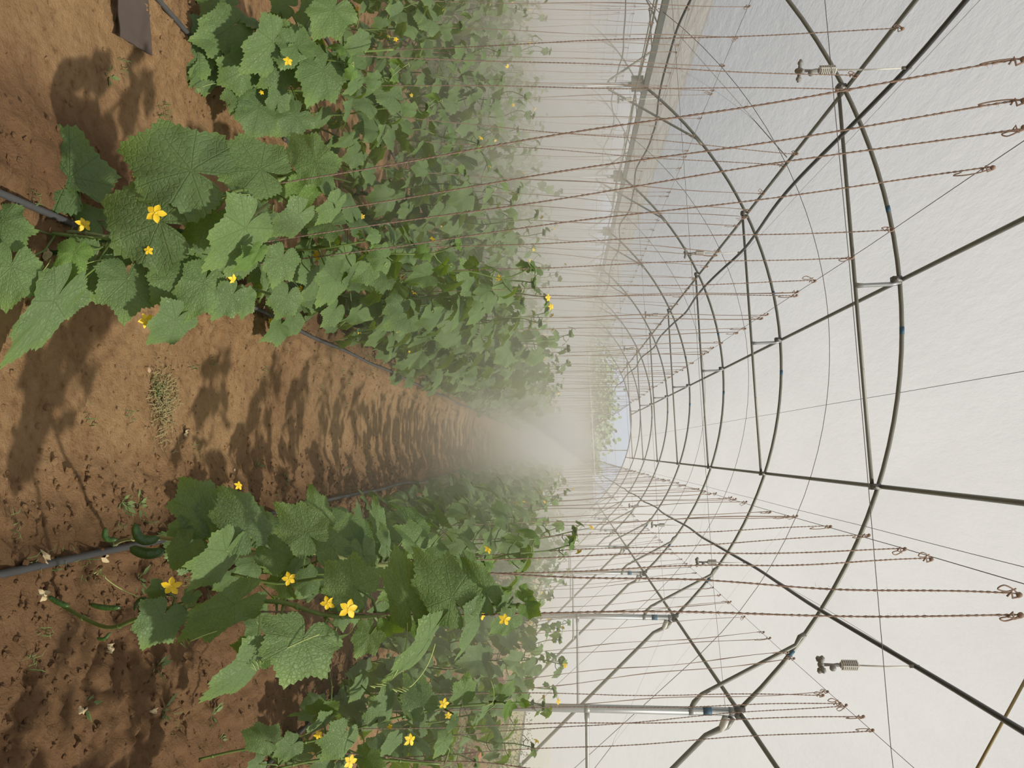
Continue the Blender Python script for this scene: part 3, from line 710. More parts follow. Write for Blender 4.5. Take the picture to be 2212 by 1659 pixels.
for (a, c, ya, yc, lb) in NEAR:
    twine(at(*a, ya), at(*c, yc), lb, True, None, 0.0026 if ya < 3.2 else 0.0024, c[0] > 1300)

# ------------------------------------------------------------------ the two big vines in front, leaf by leaf
TOCAM = Vector((0.15, -0.8, 0.55))
def hand_vine(name, label, stems, leaves, flows, tend, fruit, seed):
    rng = random.Random(seed)
    base = stems[0][0][0]; base = at(*base[:2], base[2])
    gz = ground_z(base.x, base.y, False); base = Vector((base.x, base.y, gz))
    t = thing(name, label, 'cucumber plant', base)
    P = lambda q: at(q[0], q[1], q[2]) - base
    for pts, r, pale in stems:
        q = [P(p) for p in pts]; fine = []
        for i in range(len(q) - 1):
            for k in range(5):
                tt = k / 5; a0, a1, a2, a3 = q[max(0, i - 1)], q[i], q[i + 1], q[min(len(q) - 1, i + 2)]
                fine.append(0.5 * ((2 * a1) + (a2 - a0) * tt + (2 * a0 - 5 * a1 + 4 * a2 - a3) * tt * tt + (3 * a1 - a0 - 3 * a2 + a3) * tt ** 3))
        fine.append(q[-1])
        b = MB(); b.tube(fine, r, 8)
        for k in range(2, len(fine) - 1, 5): b.ball(fine[k], r * 1.5, 7, 5)
        b.build('stem', M_PALE if pale else M_STEM, t)
    allst = [P(p) for pts, r, pale in stems for p in pts]
    pet = MB()
    for L in leaves:
        jx, jy, tx, ty, D = L[:5]; wide = L[5] if len(L) > 5 else 1.0; nr = Vector(L[6]) if len(L) > 6 and L[6] else TOCAM; dt = L[7] if len(L) > 7 else 0.03
        j = P((jx, jy, D)); tp = P((tx, ty, D - dt)); n = nr + Vector((rng.uniform(-0.2, 0.2), 0, rng.uniform(-0.15, 0.15)))
        young = len(L) > 8 and L[8]
        leaf_obj(rng.choice(HIY if young else HIF), j, tp, n, t, None, wide * 0.80)
        st = min(allst, key=lambda q: (q - j).length); st = st + Vector((rng.uniform(-0.01, 0.01), 0.01, rng.uniform(-0.02, 0.02)))
        pet.tube([st, lerp(st, j, 0.5) + Vector((0, 0.02, 0.015)), j], [0.0038, 0.0030, 0.0024], 6)
    pet.build('stem', M_STEM, t)['label'] = 'leaf stalks'
    for x, y, D, s, nr in flows: flower_obj(P((x, y, D)), Vector(nr), t, s)
    for x, y, D, dx, dz, L in tend:
        b = MB(); b.tube(tendril_pts(P((x, y, D)), Vector((dx, -0.2, dz)), L, rng, 4), 0.0013, 5); b.build('tendril', M_TEND, t)
    for x, y, D, dx, dz, L, r, bend in fruit:
        b = MB(); cuke(b, P((x, y, D)), (dx, -0.1, dz), L, r, bend); b.build('cucumber', M_CUKE, t)
    return t
U_ = (0.1, -0.5, 0.85); SD = (0.7, -0.4, 0.6); DN = (-0.2, -0.95, 0.1); BK = (0.15, 0.75, -0.5); FL = (0.2, -0.25, 1.0)
LEFT = hand_vine('cucumber_vine', 'big flowering cucumber vine low in front, first left of the path, with a star flower',
    [([(-60, 500, 2.2), (40, 490, 2.2), (120, 505, 2.22), (230, 515, 2.25), (330, 500, 2.27), (420, 440, 2.28), (500, 415, 2.32), (570, 400, 2.36), (640, 375, 2.4)], 0.0062, False),
     ([(-20, 520, 2.25), (60, 515, 2.25), (150, 500, 2.27), (240, 512, 2.28), (330, 520, 2.3), (430, 500, 2.35), (520, 480, 2.4), (580, 440, 2.45)], 0.0055, True),
     ([(120, 560, 2.3), (200, 540, 2.3), (290, 550, 2.35), (400, 560, 2.4), (490, 545, 2.42), (560, 540, 2.45)], 0.0045, False),
     ([(190, 600, 2.4), (300, 610, 2.42), (400, 620, 2.45), (520, 620, 2.5), (600, 640, 2.55)], 0.0045, False)],
    [(412, 368, 250, 312, 2.12, 1.0, None, 0.05), (345, 478, 205, 430, 2.16, 1.25, None, 0.02), (562, 365, 448, 315, 2.2, 0.95, None, 0.05),
     (530, 492, 452, 590, 2.2, 0.95, SD, 0.04), (456, 465, 378, 520, 2.26, 1.0, DN, 0.0), (150, 382, 58, 252, 2.25, 0.8, SD, 0.0), (165, 378, 205, 420, 2.27, 0.9, None, 0.02),
     (5, 478, 45, 540, 2.0, 1.0, None, 0.0), (25, 575, 8, 668, 1.98, 0.95, None, 0.0), (118, 650, 15, 800, 2.05, 0.42, SD, 0.03),
     (195, 572, 125, 645, 2.2, 1.0, None, 0.02), (150, 640, 95, 690, 2.15, 0.9, U_, 0.02), (160, 545, 140, 605, 2.1, 0.8, None, 0.02, True), (275, 603, 268, 690, 2.22, 1.1, None, 0.02),
     (392, 600, 325, 655, 2.25, 1.1, None, 0.02), (395, 640, 440, 610, 2.3, 1.0, U_, 0.0), (380, 690, 325, 748, 2.25, 1.15, SD, 0.02), (440, 610, 400, 690, 2.27, 0.9, None, 0.02),
     (370, 535, 320, 590, 2.24, 1.1, None, 0.0), (440, 575, 400, 600, 2.3, 1.0, U_, 0.0), (500, 640, 460, 690, 2.32, 0.9, None, 0.0), (530, 640, 525, 690, 2.36, 0.8, None, 0.0),
     (560, 540, 545, 570, 2.2, 0.7, None, 0.02, True), (540, 555, 520, 590, 2.22, 0.9, FL, 0.02, True), (250, 555, 225, 590, 2.3, 1.2, None, 0.0), (215, 480, 180, 430, 2.3, 1.0, U_, 0.0),
     (645, 465, 590, 520, 2.35, 0.8, SD, 0.0), (655, 405, 620, 460, 2.4, 0.9, BK, 0.0, True), (725, 440, 690, 490, 2.45, 0.7, SD, 0.0), (700, 385, 725, 445, 2.45, 0.7, U_, 0.0),
     (680, 350, 625, 275, 2.35, 0.8, SD, 0.0), (600, 380, 560, 430, 2.45, 1.0, DN, 0.0), (620, 640, 600, 690, 2.5, 1.1, None, 0.0), (610, 560, 590, 620, 2.45, 1.0, None, 0.0),
     (480, 520, 440, 560, 2.38, 1.0, U_, 0.0), (330, 560, 300, 600, 2.36, 1.0, U_, 0.0), (560, 470, 590, 500, 2.5, 1.0, U_, 0.0), (100, 480, 60, 440, 2.4, 0.9, BK, 0.0)],
    [(337, 461, 2.08, 0.032, (0.05, -1, 0.3)), (322, 541, 2.18, 0.016, (0.3, -1, 0.2)), (440, 447, 2.2, 0.034, (0.2, -0.3, 1)), (456, 350, 2.2, 0.014, (0, -1, 0.4)), (315, 692, 2.2, 0.026, (0.2, -0.6, 0.8)),
     (503, 603, 2.3, 0.018, (0.3, -0.4, 1)), (180, 485, 2.25, 0.026, (0, -0.5, 0.9)), (293, 378, 2.35, 0.014, (0, -1, 0.5)), (605, 330, 2.4, 0.014, (0, -1, 0.5))],
    [(110, 560, 2.1, 0.5, -0.4, 0.12), (230, 560, 2.2, 0.4, -0.6, 0.10), (540, 420, 2.3, 0.3, -0.6, 0.12), (490, 210, 2.6, 0.3, 0.2, 0.08)],
    [(230, 518, 2.26, -0.1, -1, 0.13, 0.013, 0.1), (150, 535, 2.24, 0.2, -1, 0.07, 0.008, 0.3)], 5)
RIGHT = hand_vine('cucumber_vine', 'tall front cucumber vine right of the path, with bare lower stems and yellow star flowers',
    [([(85, 1270, 2.38), (105, 1284, 2.33), (150, 1318, 2.25), (230, 1355, 2.12), (295, 1337, 2.02), (360, 1315, 1.93), (475, 1305, 1.93), (600, 1300, 1.93), (700, 1328, 1.93), (800, 1330, 1.94), (900, 1312, 1.95), (1000, 1306, 1.96), (1090, 1308, 1.96), (1152, 1310, 1.97)], 0.0058, False),
     ([(225, 1192, 2.66), (240, 1180, 2.55), (270, 1166, 2.35), (320, 1162, 2.15), (375, 1165, 2.05), (440, 1190, 2.0), (520, 1200, 2.02), (620, 1190, 2.05), (720, 1200, 2.08), (820, 1220, 2.1), (930, 1215, 2.12)], 0.0060, True),
     ([(500, 1240, 2.1), (600, 1260, 2.1), (700, 1250, 2.1), (800, 1270, 2.12), (900, 1280, 2.14), (1000, 1290, 2.15)], 0.0045, False)],
    [(488, 1190, 425, 1285, 1.9, 1.1, SD, 0.03), (405, 1180, 365, 1230, 1.95, 1.1, DN, 0.0), (440, 1110, 390, 1030, 2.0, 0.95, SD, 0.0), (475, 1120, 440, 1050, 2.0, 0.9, SD, 0.0), (530, 1140, 478, 1048, 1.95, 0.8, SD, 0.0),
     (560, 1130, 545, 1075, 2.1, 0.6, SD, 0.0), (395, 1140, 360, 1160, 1.98, 1.0, None, 0.0), (352, 1333, 312, 1405, 1.88, 1.15, None, 0.02), (345, 1270, 322, 1300, 1.9, 1.0, None, 0.0), (415, 1285, 400, 1310, 1.95, 1.1, None, 0.0),
     (505, 1305, 375, 1385, 1.86, 0.5, DN, 0.02), (655, 1380, 622, 1478, 1.85, 1.55, None, 0.05), (545, 1430, 447, 1535, 1.83, 0.8, SD, 0.04), (560, 1410, 490, 1400, 1.88, 0.8, U_, 0.0), (660, 1150, 595, 1090, 1.9, 0.9, DN, 0.0),
     (590, 1190, 640, 1230, 2.0, 1.0, DN, 0.0), (715, 1180, 655, 1115, 1.95, 0.7, U_, 0.0), (640, 1220, 620, 1250, 2.0, 0.7, None, 0.0), (765, 1268, 700, 1215, 1.88, 1.15, DN, 0.0), (750, 1260, 810, 1230, 1.95, 1.0, U_, 0.0),
     (785, 1200, 800, 1280, 2.0, 0.8, U_, 0.0), (882, 1300, 848, 1180, 1.88, 0.62, DN, 0.0), (975, 1290, 897, 1185, 1.86, 0.75, DN, 0.0), (1050, 1282, 1000, 1205, 1.92, 0.6, SD, 0.0), (1010, 1220, 1040, 1275, 1.95, 0.8, U_, 0.0),
     (925, 1378, 845, 1497, 1.84, 0.55, SD, 0.0), (900, 1350, 925, 1385, 1.93, 0.9, BK, 0.0, True), (1025, 1335, 995, 1432, 1.88, 0.55, SD, 0.0), (1020, 1320, 1005, 1350, 1.95, 0.9, BK, 0.0, True), (1100, 1340, 1058, 1377, 1.9, 0.9, None, 0.0),
     (1095, 1300, 1075, 1330, 1.93, 1.0, U_, 0.0), (1140, 1310, 1165, 1330, 1.93, 1.2, BK, 0.0, True), (1128, 1280, 1150, 1300, 1.95, 1.0, BK, 0.0, True), (1148, 1310, 1170, 1305, 1.94, 0.5, U_, 0.0, True),
     (840, 1340, 870, 1365, 1.95, 1.2, BK, 0.0, True), (740, 1320, 745, 1365, 1.95, 0.9, None, 0.0), (720, 1380, 735, 1400, 1.95, 1.0, U_, 0.0), (800, 1370, 770, 1420, 2.0, 1.0, DN, 0.0), (690, 1120, 670, 1050, 2.15, 0.7, SD, 0.0),
     (820, 1140, 810, 1075, 2.15, 0.6, SD, 0.0), (835, 1180, 830, 1130, 2.1, 0.6, U_, 0.0), (610, 1210, 570, 1240, 2.1, 1.1, None, 0.0), (1080, 1290, 1100, 1260, 2.0, 1.0, BK, 0.0, True), (560, 1350, 540, 1290, 2.0, 1.0, U_, 0.0)],
    [(752, 1314, 1.83, 0.026, (0.0, -0.9, 0.5)), (708, 1302, 1.88, 0.020, (0.1, -1, 0.2)), (370, 1265, 1.88, 0.026, (0.2, -0.9, 0.4)), (625, 1250, 1.95, 0.020, (0, -1, 0.3)), (1090, 1338, 1.86, 0.016, (0, -1, 0.3)), (515, 1050, 1.95, 0.013, (-0.3, -0.6, 0.8)),
     (880, 1290, 2.0, 0.014, (0, -0.8, 0.8)), (1040, 1330, 1.98, 0.014, (0, -0.8, 0.8))],
    [(560, 1310, 1.88, 0.9, -0.15, 0.22), (880, 1345, 1.85, 0.9, -0.2, 0.20), (690, 1370, 1.85, 0.5, -0.7, 0.18), (480, 1360, 1.86, 0.4, -0.7, 0.10), (940, 1390, 1.84, 0.9, -0.5, 0.16), (300, 1290, 1.9, -0.5, -0.4, 0.13)],
    [(345, 1162, 1.96, -0.35, -0.55, 0.075, 0.013, 0.7), (355, 1190, 1.98, -0.1, -0.9, 0.09, 0.015, 0.25), (255, 1165, 1.95, -0.5, -0.5, 0.045, 0.008, 0.8), (262, 1312, 2.05, -0.1, -0.85, 0.085, 0.0075, 0.12), (150, 1310, 2.2, -0.4, -0.8, 0.07, 0.008, 0.1),
     (238, 1365, 1.9, 0.3, -0.7, 0.035, 0.0045, 0.6), (290, 1320, 1.92, -0.5, 0.5, 0.05, 0.005, 0.5)], 6)

# ------------------------------------------------------------------ all the other vines, row by row
PR = random.Random(77)
PROTO = []
for i in range(7): PROTO.append(make_vine(PR, 1.45 + 0.08 * (i % 3)))
LOWP = [make_vine(PR, 0.85) for i in range(2)]
MIDP = [mesh_of('cucumber_vine', *bake_vine(PR, 1.5, 30, 3)) for _ in range(8)]
used = set()
def put_proto(p, M):
    if p.name in used: r = copy_tree(p)
    else: used.add(p.name); r = p
    r.matrix_local = M; return r
plan = []
for rn, (xg, xw) in ROWS.items():
    y = {'L1': 2.95, 'R1': 3.0, 'R2': 0.6, 'L2': 3.25}.get(rn, 3.6)
    while y < YEND - 0.8:
        plan.append((rn, PLX.get(rn, xg) + PR.uniform(-0.05, 0.05), xw, y)); y += PR.uniform(0.27, 0.42) * (1.3 if rn == 'R1' and y < 5 else 1) if y < 9 else PR.uniform(0.34, 0.5)
def visible(x, y, m=60):
    for z in (0.15, 0.7, 1.4):
        q = proj((x, y, z + TILT * x))
        if q and -m < q[0] < 2212 + m and -m < q[1] < 1659 + m: return True
    return False
plan = [p for p in plan if visible(p[1], p[3]) or (p[0] == 'R2' and p[3] < 3.4)]
plan = [p for p in plan if not (p[0] == 'R2' and 2.55 < p[3] < 3.4)]
plan.sort(key=lambda p: p[3] + 0.25 * max(0, abs(p[1]) - 1.5))
cnt = {}; restV, restF, restU, restM = [], [], [], []
LOWM = [bake_vine(PR, 1.5, 12, 1, 0.6) for _ in range(6)]
strf = MB()
for i, (rn, x, xw, y) in enumerate(plan):
    gz = ground_z(x, y, False)
    hfac = {'L1': min(1, 0.58 + (y - 2.85) * 0.42), 'L2': min(1, 0.52 + (y - 3.2) * 0.20), 'R2': min(1, 0.66 + (y - 3.4) * 0.25) if y > 3.3 else 1.0, 'R1': 1.0, 'L3': min(1.0, 0.6 + (y - 3.6) * 0.13)}.get(rn, 1.0) * PR.uniform(0.86, 1.08)
    top = Vector((xw + PR.uniform(-0.015, 0.015), y + PR.uniform(-0.28, 0.12), 0)); top.z = wire_z(top.x)
    base = Vector((x, y, gz - 0.02)); d = (top - base); d.x = min(0.2, max(-0.2, d.x)); d = (base + Vector((d.x, d.y, d.z)) - base).normalized()
    tl = d.to_track_quat('Z', 'Y').to_matrix().to_4x4() @ Matrix.Rotation(PR.uniform(0, 2 * pi), 4, 'Z')
    s = PR.uniform(0.95, 1.1)
    cnt[rn] = cnt.get(rn, 0) + 1; k = cnt[rn]
    M = tl @ Matrix.Diagonal((s * (0.55 + 0.45 * hfac), s * (0.55 + 0.45 * hfac), hfac * 1.0, 1)); M.translation = base
    low = hfac < 0.72
    if low:
        M = tl @ Matrix.Diagonal((s, s, s * hfac / 0.58, 1)); M.translation = base
    if i < 298:
        if i < 128:
            r = put_proto(PR.choice(LOWP) if low else PR.choice(PROTO), M)
        else:
            r = link('cucumber_vine', PR.choice(MIDP)); r.matrix_local = M
        if k <= 20: lab = f'{"" if k == 1 else ordw(k) + " "}nearest {"low" if low else "tall"} cucumber vine in {rown[rn]}'; grp = 'cucumber vines of ' + rown[rn]
        else: lab = f'leafy cucumber vine in the hazy far stretch of {rown[rn]}'; grp = 'far cucumber vines of ' + rown[rn]
        if (rn == 'L1' or rn == 'R1') and k <= 20: lab = lab.replace('cucumber vine', 'vine behind the front one')
        tag(r, lab, 'cucumber plant', grp)
        if not (rn in ('L1', 'R1') and k <= 1):
            if k <= 20: sl, sg = f'jute twine of the {"" if k == 1 else ordw(k) + " "}nearest climbing vine in {rown[rn]}', 'twines of ' + rown[rn]
            else: sl, sg = f'jute twine in the hazy far stretch of {rown[rn]}', 'far twines of ' + rown[rn]
            twine(base + (top - base) * 0.25, top, sl, y < 4.4, sg, 0.0024)
    else:
        V, F, U, MI = PR.choice(LOWM); n = len(restV)
        restV += [tuple(M @ Vector(v)) for v in V]; restF += [tuple(q + n for q in f) for f in F]; restU += U; restM += MI
        rope(strf, base + (top - base) * 0.5, top, 0.0022, 0.5); tail(strf, top, top - base, False)
ro = link('cucumber_vine', mesh_of('cucumber_vine', restV, restF, restU, restM))
tag(ro, 'mass of green cucumber vines fading into the mist far down the house', 'cucumber plants', kind='stuff')
tag(strf.build('jute_twine', M_TWINE), 'thin twines hanging in rows far down the misty house', 'twines', kind='stuff')
print('vines', len(plan))

# extra bits of low growth at the first plant of the second row, top corner of the photo
CORNER = hand_vine('cucumber_vine', 'cluster of broad cucumber leaves low at the start of the second row left of path',
    [([(420, 60, 3.3), (480, 90, 3.3), (560, 60, 3.32), (650, 80, 3.35), (740, 110, 3.4), (850, 107, 3.45)], 0.006, False), ([(430, 120, 3.35), (520, 150, 3.35), (620, 180, 3.4), (720, 200, 3.45)], 0.005, False)],
    [(500, 58, 440, 95, 3.1, 1.15), (365, 10, 350, 75, 3.15, 1.0), (430, 90, 375, 175, 3.12, 0.85), (455, 150, 410, 205, 3.2, 0.9, SD), (590, 90, 530, 165, 3.1, 0.8, SD), (640, 100, 610, 45, 3.15, 1.2), (600, 220, 610, 180, 3.3, 1.1), (570, 170, 540, 200, 3.3, 1.2),
     (520, 200, 500, 240, 3.25, 1.1), (560, 230, 545, 300, 3.3, 1.0), (700, 150, 665, 225, 3.25, 1.0), (720, 20, 680, 80, 3.1, 1.0), (780, 90, 740, 110, 3.3, 0.8, SD), (620, 10, 580, -10, 3.2, 1.2), (480, 10, 420, -10, 3.1, 1.2), (670, 40, 690, -10, 3.2, 1.0), (640, 250, 600, 290, 3.4, 1.1), (770, 180, 745, 205, 3.4, 0.7, SD)],
    [(622, 133, 3.1, 0.024, (0, -0.9, 0.5)), (565, 200, 3.25, 0.012, (0, -0.9, 0.5)), (855, 85, 3.4, 0.014, (0, -1, 0.3))], [(480, 180, 3.2, 0.3, -0.4, 0.12)], [], 9)
OUTER = hand_vine('cucumber_vine', 'dark leafed cucumber vine at the outer edge of the view, nearest the side sheet',
    [([(430, 1640, 3.0), (520, 1620, 3.0), (620, 1610, 3.02), (720, 1590, 3.05), (820, 1560, 3.1), (950, 1530, 3.15), (1060, 1520, 3.2), (1130, 1518, 3.25)], 0.005, False), ([(600, 1660, 2.9), (700, 1640, 2.95), (800, 1640, 3.0), (950, 1650, 3.05)], 0.0045, False)],
    [(575, 1600, 520, 1585, 2.85, 1.0), (630, 1610, 590, 1640, 2.9, 1.1), (700, 1560, 655, 1600, 2.9, 0.9, SD), (740, 1590, 700, 1650, 2.92, 1.1), (690, 1540, 730, 1520, 2.95, 1.0), (820, 1540, 840, 1480, 3.0, 0.8), (880, 1510, 895, 1560, 3.0, 0.8, SD), (910, 1520, 880, 1460, 3.0, 0.9),
     (980, 1560, 960, 1590, 3.0, 0.8, U_), (1000, 1500, 1010, 1455, 3.05, 0.9), (1045, 1540, 1020, 1580, 3.05, 0.8, SD), (960, 1600, 940, 1640, 2.95, 0.9), (1080, 1500, 1110, 1480, 3.1, 0.9), (1100, 1525, 1085, 1550, 3.1, 0.8, BK, 0, True), (1130, 1518, 1145, 1525, 3.2, 0.9, BK, 0, True),
     (790, 1640, 830, 1655, 2.9, 1.0), (850, 1600, 820, 1640, 3.0, 1.0, U_), (560, 1650, 530, 1670, 2.85, 1.0), (700, 1390, 745, 1375, 3.3, 0.3, DN), (780, 1480, 760, 1520, 3.2, 1.0, U_)],
    [(958, 1520, 2.95, 0.022, (0, -0.9, 0.4)), (968, 1545, 2.95, 0.016, (0.3, -0.9, 0.4)), (885, 1598, 2.9, 0.026, (0, -0.7, 0.7)), (755, 1645, 2.8, 0.030, (0, -0.7, 0.7)), (688, 1588, 2.85, 0.018, (0, -1, 0.3)), (842, 1570, 3.0, 0.012, (0, -1, 0.3))],
    [(1060, 1470, 3.0, 0.5, 0.1, 0.12)], [(720, 1395, 3.2, 0.3, -0.8, 0.14, 0.016, 0.1)], 10)

# ------------------------------------------------------------------ things on the ground
def gpt(px, py):                                                      # the ground point under a pixel
    lo, hi = 1.2, 60
    for _ in range(50):
        md = (lo + hi) / 2; p = at(px, py, md)
        if p.z > ground_z(p.x, p.y, False): lo = md
        else: hi = md
    p = at(px, py, lo); p.z = ground_z(p.x, p.y); return p
GR = random.Random(31)
for rn, lb in (('R1', 'dusty black drip pipe lying along the row right of the path'), ('L1', 'dusty black drip pipe lying along the row left of the path'), ('L2', 'black drip pipe under the second row left of the path'), ('R2', 'black drip pipe under the outer row'), ('L3', 'black drip pipe under the third row left of the path')):
    x = ROWS[rn][0] - (0.03 if rn[0] == 'R' else -0.06); pts = []
    for y in axis([(1.5, 30, 0.15)]):
        xx = x + 0.03 * noise.noise(Vector((x, y * 0.8, 1))); pts.append((xx, y, ground_z(xx, y, False) + 0.016))
    cord('drip_pipe', pts, 0.011 if rn != 'R1' else 0.012, M_DRIP, lb, 'pipe', 'drip pipes', 10)
def dry_leaf(px, py, s, label, lift=0.0):
    p = gpt(px, py); b = MB(); v, uv, f = leaf_geo(GR, 28, 4, teeth=True, curl=3.0)
    b.v = [(x * 0.7, y, z + 0.25 * sin(7 * x) * sin(5 * y) + 0.2 * abs(x)) for x, y, z in v]; b.f = f; o = b.build('dry_leaf', M_DRY); o.location = p + Vector((0, 0, 0.012 + lift)); o.scale = (s, s, s); o.rotation_euler = (GR.uniform(-0.4, 0.4), GR.uniform(-0.4, 0.4), GR.uniform(0, 6))
    tag(o, label, 'leaf')
for px, py, s, lb in ((396, 934, 0.030, 'curled pale dry leaf lying on the path beside the grass patch'), (232, 1205, 0.055, 'crumpled pale dry leaf lying on the drip pipe right of the path'), (80, 1208, 0.040, 'small dry leaf beside the near end of the drip pipe'), (172, 1535, 0.034, 'crumpled dry leaf on the dark soil in front of the outer row'), (328, 1445 + 90, 0.018, 'small dry leaf on the soil below the outer row'), (235, 1400, 0.03, 'dry leaf bit on soil by the tall vine foot'), (100, 545, 0.03, 'dry pale leaf at the foot of the big flowering vine'), (560, 1080, 0.02, 'small dry leaf on the slope beside the tall vine row'), (80, 1285, 0.035, 'dry whitish leaf at the foot of the tall vine')): dry_leaf(px, py, s, lb)
def stone(px, py, s, label):
    p = gpt(px, py); b = MB(); b.ball((0, 0, 0), s, 10, 8, 0.12, GR, (1.2, 0.9, 0.6)); o = b.build('stone', M_STONE); o.location = p + Vector((0, 0, s * 0.3)); o.rotation_euler = (0, 0, GR.uniform(0, 6)); tag(o, label, 'stone')
stone(318, 799, 0.012, 'small pale stone lying on the path next to the grass patch')
stone(90, 1200, 0.010, 'tiny stone near the drip pipe'); stone(500, 1015, 0.008, 'tiny clod on the path edge by the tall vine row')
# clods of crumbled soil along the beds, beyond counting
b = MB()
for _ in range(6500):
    rn = GR.choice(['R1', 'R1', 'R1', 'L1', 'R2', 'L2', 'M']); x = (0.9 if rn == 'M' else ROWS[rn][0]) + GR.gauss(0, 0.24); y = 1.4 + GR.random() ** 1.6 * 6; s = GR.uniform(0.003, 0.011) * (1.5 if GR.random() < 0.12 else 1)
    b.ball((x, y, ground_z(x, y) + s * 0.2), s, 5, 4, 0.25, GR, (1, 1, 0.75))
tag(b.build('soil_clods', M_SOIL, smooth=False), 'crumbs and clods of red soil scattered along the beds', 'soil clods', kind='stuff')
def blades(b, c, n, h, spread, wd=0.0016):
    for _ in range(n):
        a = GR.uniform(0, 6.28); q = Vector((GR.gauss(0, spread), GR.gauss(0, spread), 0)) + Vector(c); L = h * GR.uniform(0.4, 1.1); o = Vector((cos(a), sin(a), 0))
        sd = Vector((-o.y, o.x, 0)) * wd; m1 = q + Vector((0, 0, L * 0.6)) + o * L * 0.25; e = q + o * L * 0.8 + Vector((0, 0, L * 0.62))
        b.add([q - sd, q + sd, m1 + sd, m1 - sd, e], [(0, 1, 2, 3), (3, 2, 4)])
def grass(px, py, label, n, h, sp, mat, sx=1.0):
    p = gpt(px, py); b = MB(); blades(b, (0, 0, 0), n, h, sp); o = b.build('grass_tuft', mat, smooth=False); o.location = p; o.scale = (sx, 1, 1); return tag(o, label, 'grass', kind='stuff' if n > 50 else None)
def lowweed(px, py, label, n=9, s=0.02, mat=None):
    p = gpt(px, py); b = MB()
    for _ in range(n):
        a = GR.uniform(0, 6.28); L = s * GR.uniform(0.6, 1.6); o = Vector((cos(a), sin(a), GR.uniform(0.2, 0.9))).normalized(); sd = Vector((-sin(a), cos(a), 0)) * L * 0.22; c = o * L * 0.6
        b.tube([(0, 0, 0), c], 0.0008, 4); b.add([c, c + o * L * 0.4 + sd, c + o * L, c + o * L * 0.4 - sd], [(0, 1, 2, 3)])
    o = b.build('small_weed', mat or M_WEED, smooth=False); o.location = p; return tag(o, label, 'weed')
grass(350, 872, 'patch of thin dry green grass growing in the middle of the path', 520, 0.035, 0.05, M_STRAW, 1.5)
grass(335, 835, 'small green grass tuft at the edge of the dry patch on the path', 90, 0.03, 0.025, M_WEED)
grass(350, 800 - 560, 'sparse grass blades on the soil before the corner vine', 24, 0.05, 0.03, M_WEED)
for i, (px, py, lb) in enumerate(((235, 165, 'narrow two-leaved seedling on bare soil between the first two rows'), (440, 800 + 330, 'weed sprout under the tall vine'), (300, 1090, 'green sprout beside the drip pipe of the tall vine row'), (350, 1535, 'weed sprout on the soil below the outer row'), (320, 1440, 'small green weed on the dark soil between tall vine and outer row'), (300, 1250, 'weed beside the flower at the foot of the tall vine'), (190, 1525, 'seedling beside the crumpled dry leaf before the outer row'), (480, 1600, 'weed clump at the foot of the outer row'), (460, 1545, 'leafy weed between tall vine and outer row'), (255, 1085, 'long-bladed sprout left of the drip pipe'), (555, 1010, 'small weed on the edge of the path'), (620, 1035, 'bushy weed on the edge of the path farther on'), (445, 1270, 'little weed right of the tall vine stem'))):
    lowweed(px, py, lb, 12, GR.uniform(0.018, 0.035))
b = MB()
for _ in range(420):
    rn = GR.choice(['R1', 'R2', 'L1', 'L2', 'R2']); x = ROWS[rn][0] + GR.gauss(0, 0.22); y = 2 + GR.random() * 9; blades(b, (x, y, ground_z(x, y, False)), 7, 0.05, 0.02)
tag(b.build('bed_weeds', M_WEED, smooth=False), 'sparse green weeds sprouting along the beds', 'weeds', kind='stuff')
p = gpt(275, 30); b = MB(); sh = axis([(-0.5, 0.5, 0.1)])  # thin dark brown patch laid flat on the soil at the view corner
for v in sh:
    for u in sh: b.v.append((u * 0.24, v * 0.22, 0.012 + 0.006 * noise.noise(Vector((u * 5, v * 5, 0)))))
b.v += [(x, y, z - 0.003) for x, y, z in b.v]; n = len(sh)
b.f = [(j * n + i, j * n + i + 1, (j + 1) * n + i + 1, (j + 1) * n + i) for j in range(n - 1) for i in range(n - 1)]; b.f += [tuple(q + n * n for q in reversed(f)) for f in b.f]
o = b.build('dark_blotch', plain('dark_brown_matte', (0.085, 0.062, 0.052), 0.9)); o.location = p + Vector((0, 0, 0.012)); o.rotation_euler = (0, 0, 0.2); tag(o, 'dark flat scrap lying on the soil at the corner of the view', 'blotch')

# corridor by the side sheet: bushy weeds and terracotta pots
def bush(x, y, s, label, group=None, mat=M_WEED, name='weed_bush', n=260):
    b = MB(); z = ground_z(x, y, False)
    for _ in range(n):
        d = Vector((GR.gauss(0, 0.45), GR.gauss(0, 0.45), abs(GR.gauss(0, 0.5)))); 
        if d.length > 1.1: d *= 1.1 / d.length
        c = d * s; e = Vector((GR.uniform(-1, 1), GR.uniform(-1, 1), GR.uniform(-0.5, 1))).normalized(); u = e.orthogonal().normalized() * 0.014; L = GR.uniform(0.02, 0.045)
        b.add([c, c + e * L * 0.5 + u, c + e * L, c + e * L * 0.5 - u], [(0, 1, 2, 3)])
    for _ in range(10): b.tube([(0, 0, -0.02), (GR.gauss(0, 0.4) * s, GR.gauss(0, 0.4) * s, GR.uniform(0.5, 0.9) * s)], 0.002, 4)
    o = b.build(name, mat, smooth=False); o.location = (x, y, z); return tag(o, label, 'bush', group)
k = 0
for y in [5.4, 6.0, 6.6, 7.3, 8.0, 8.8, 9.6, 10.6, 11.8, 13.2]:
    for x in (3.2, 4.0):
        k += 1; bush(x + GR.uniform(-0.25, 0.25), y + GR.uniform(-0.2, 0.2), GR.uniform(0.35, 0.5), f'scrubby weed bush, {ordw((k + 1) // 2)}{"" if k < 3 else " nearest"}, in the strip beside the side sheet, {"inner" if x < 3.5 else "outer"} side', 'weed bushes beside the side sheet', n=420)
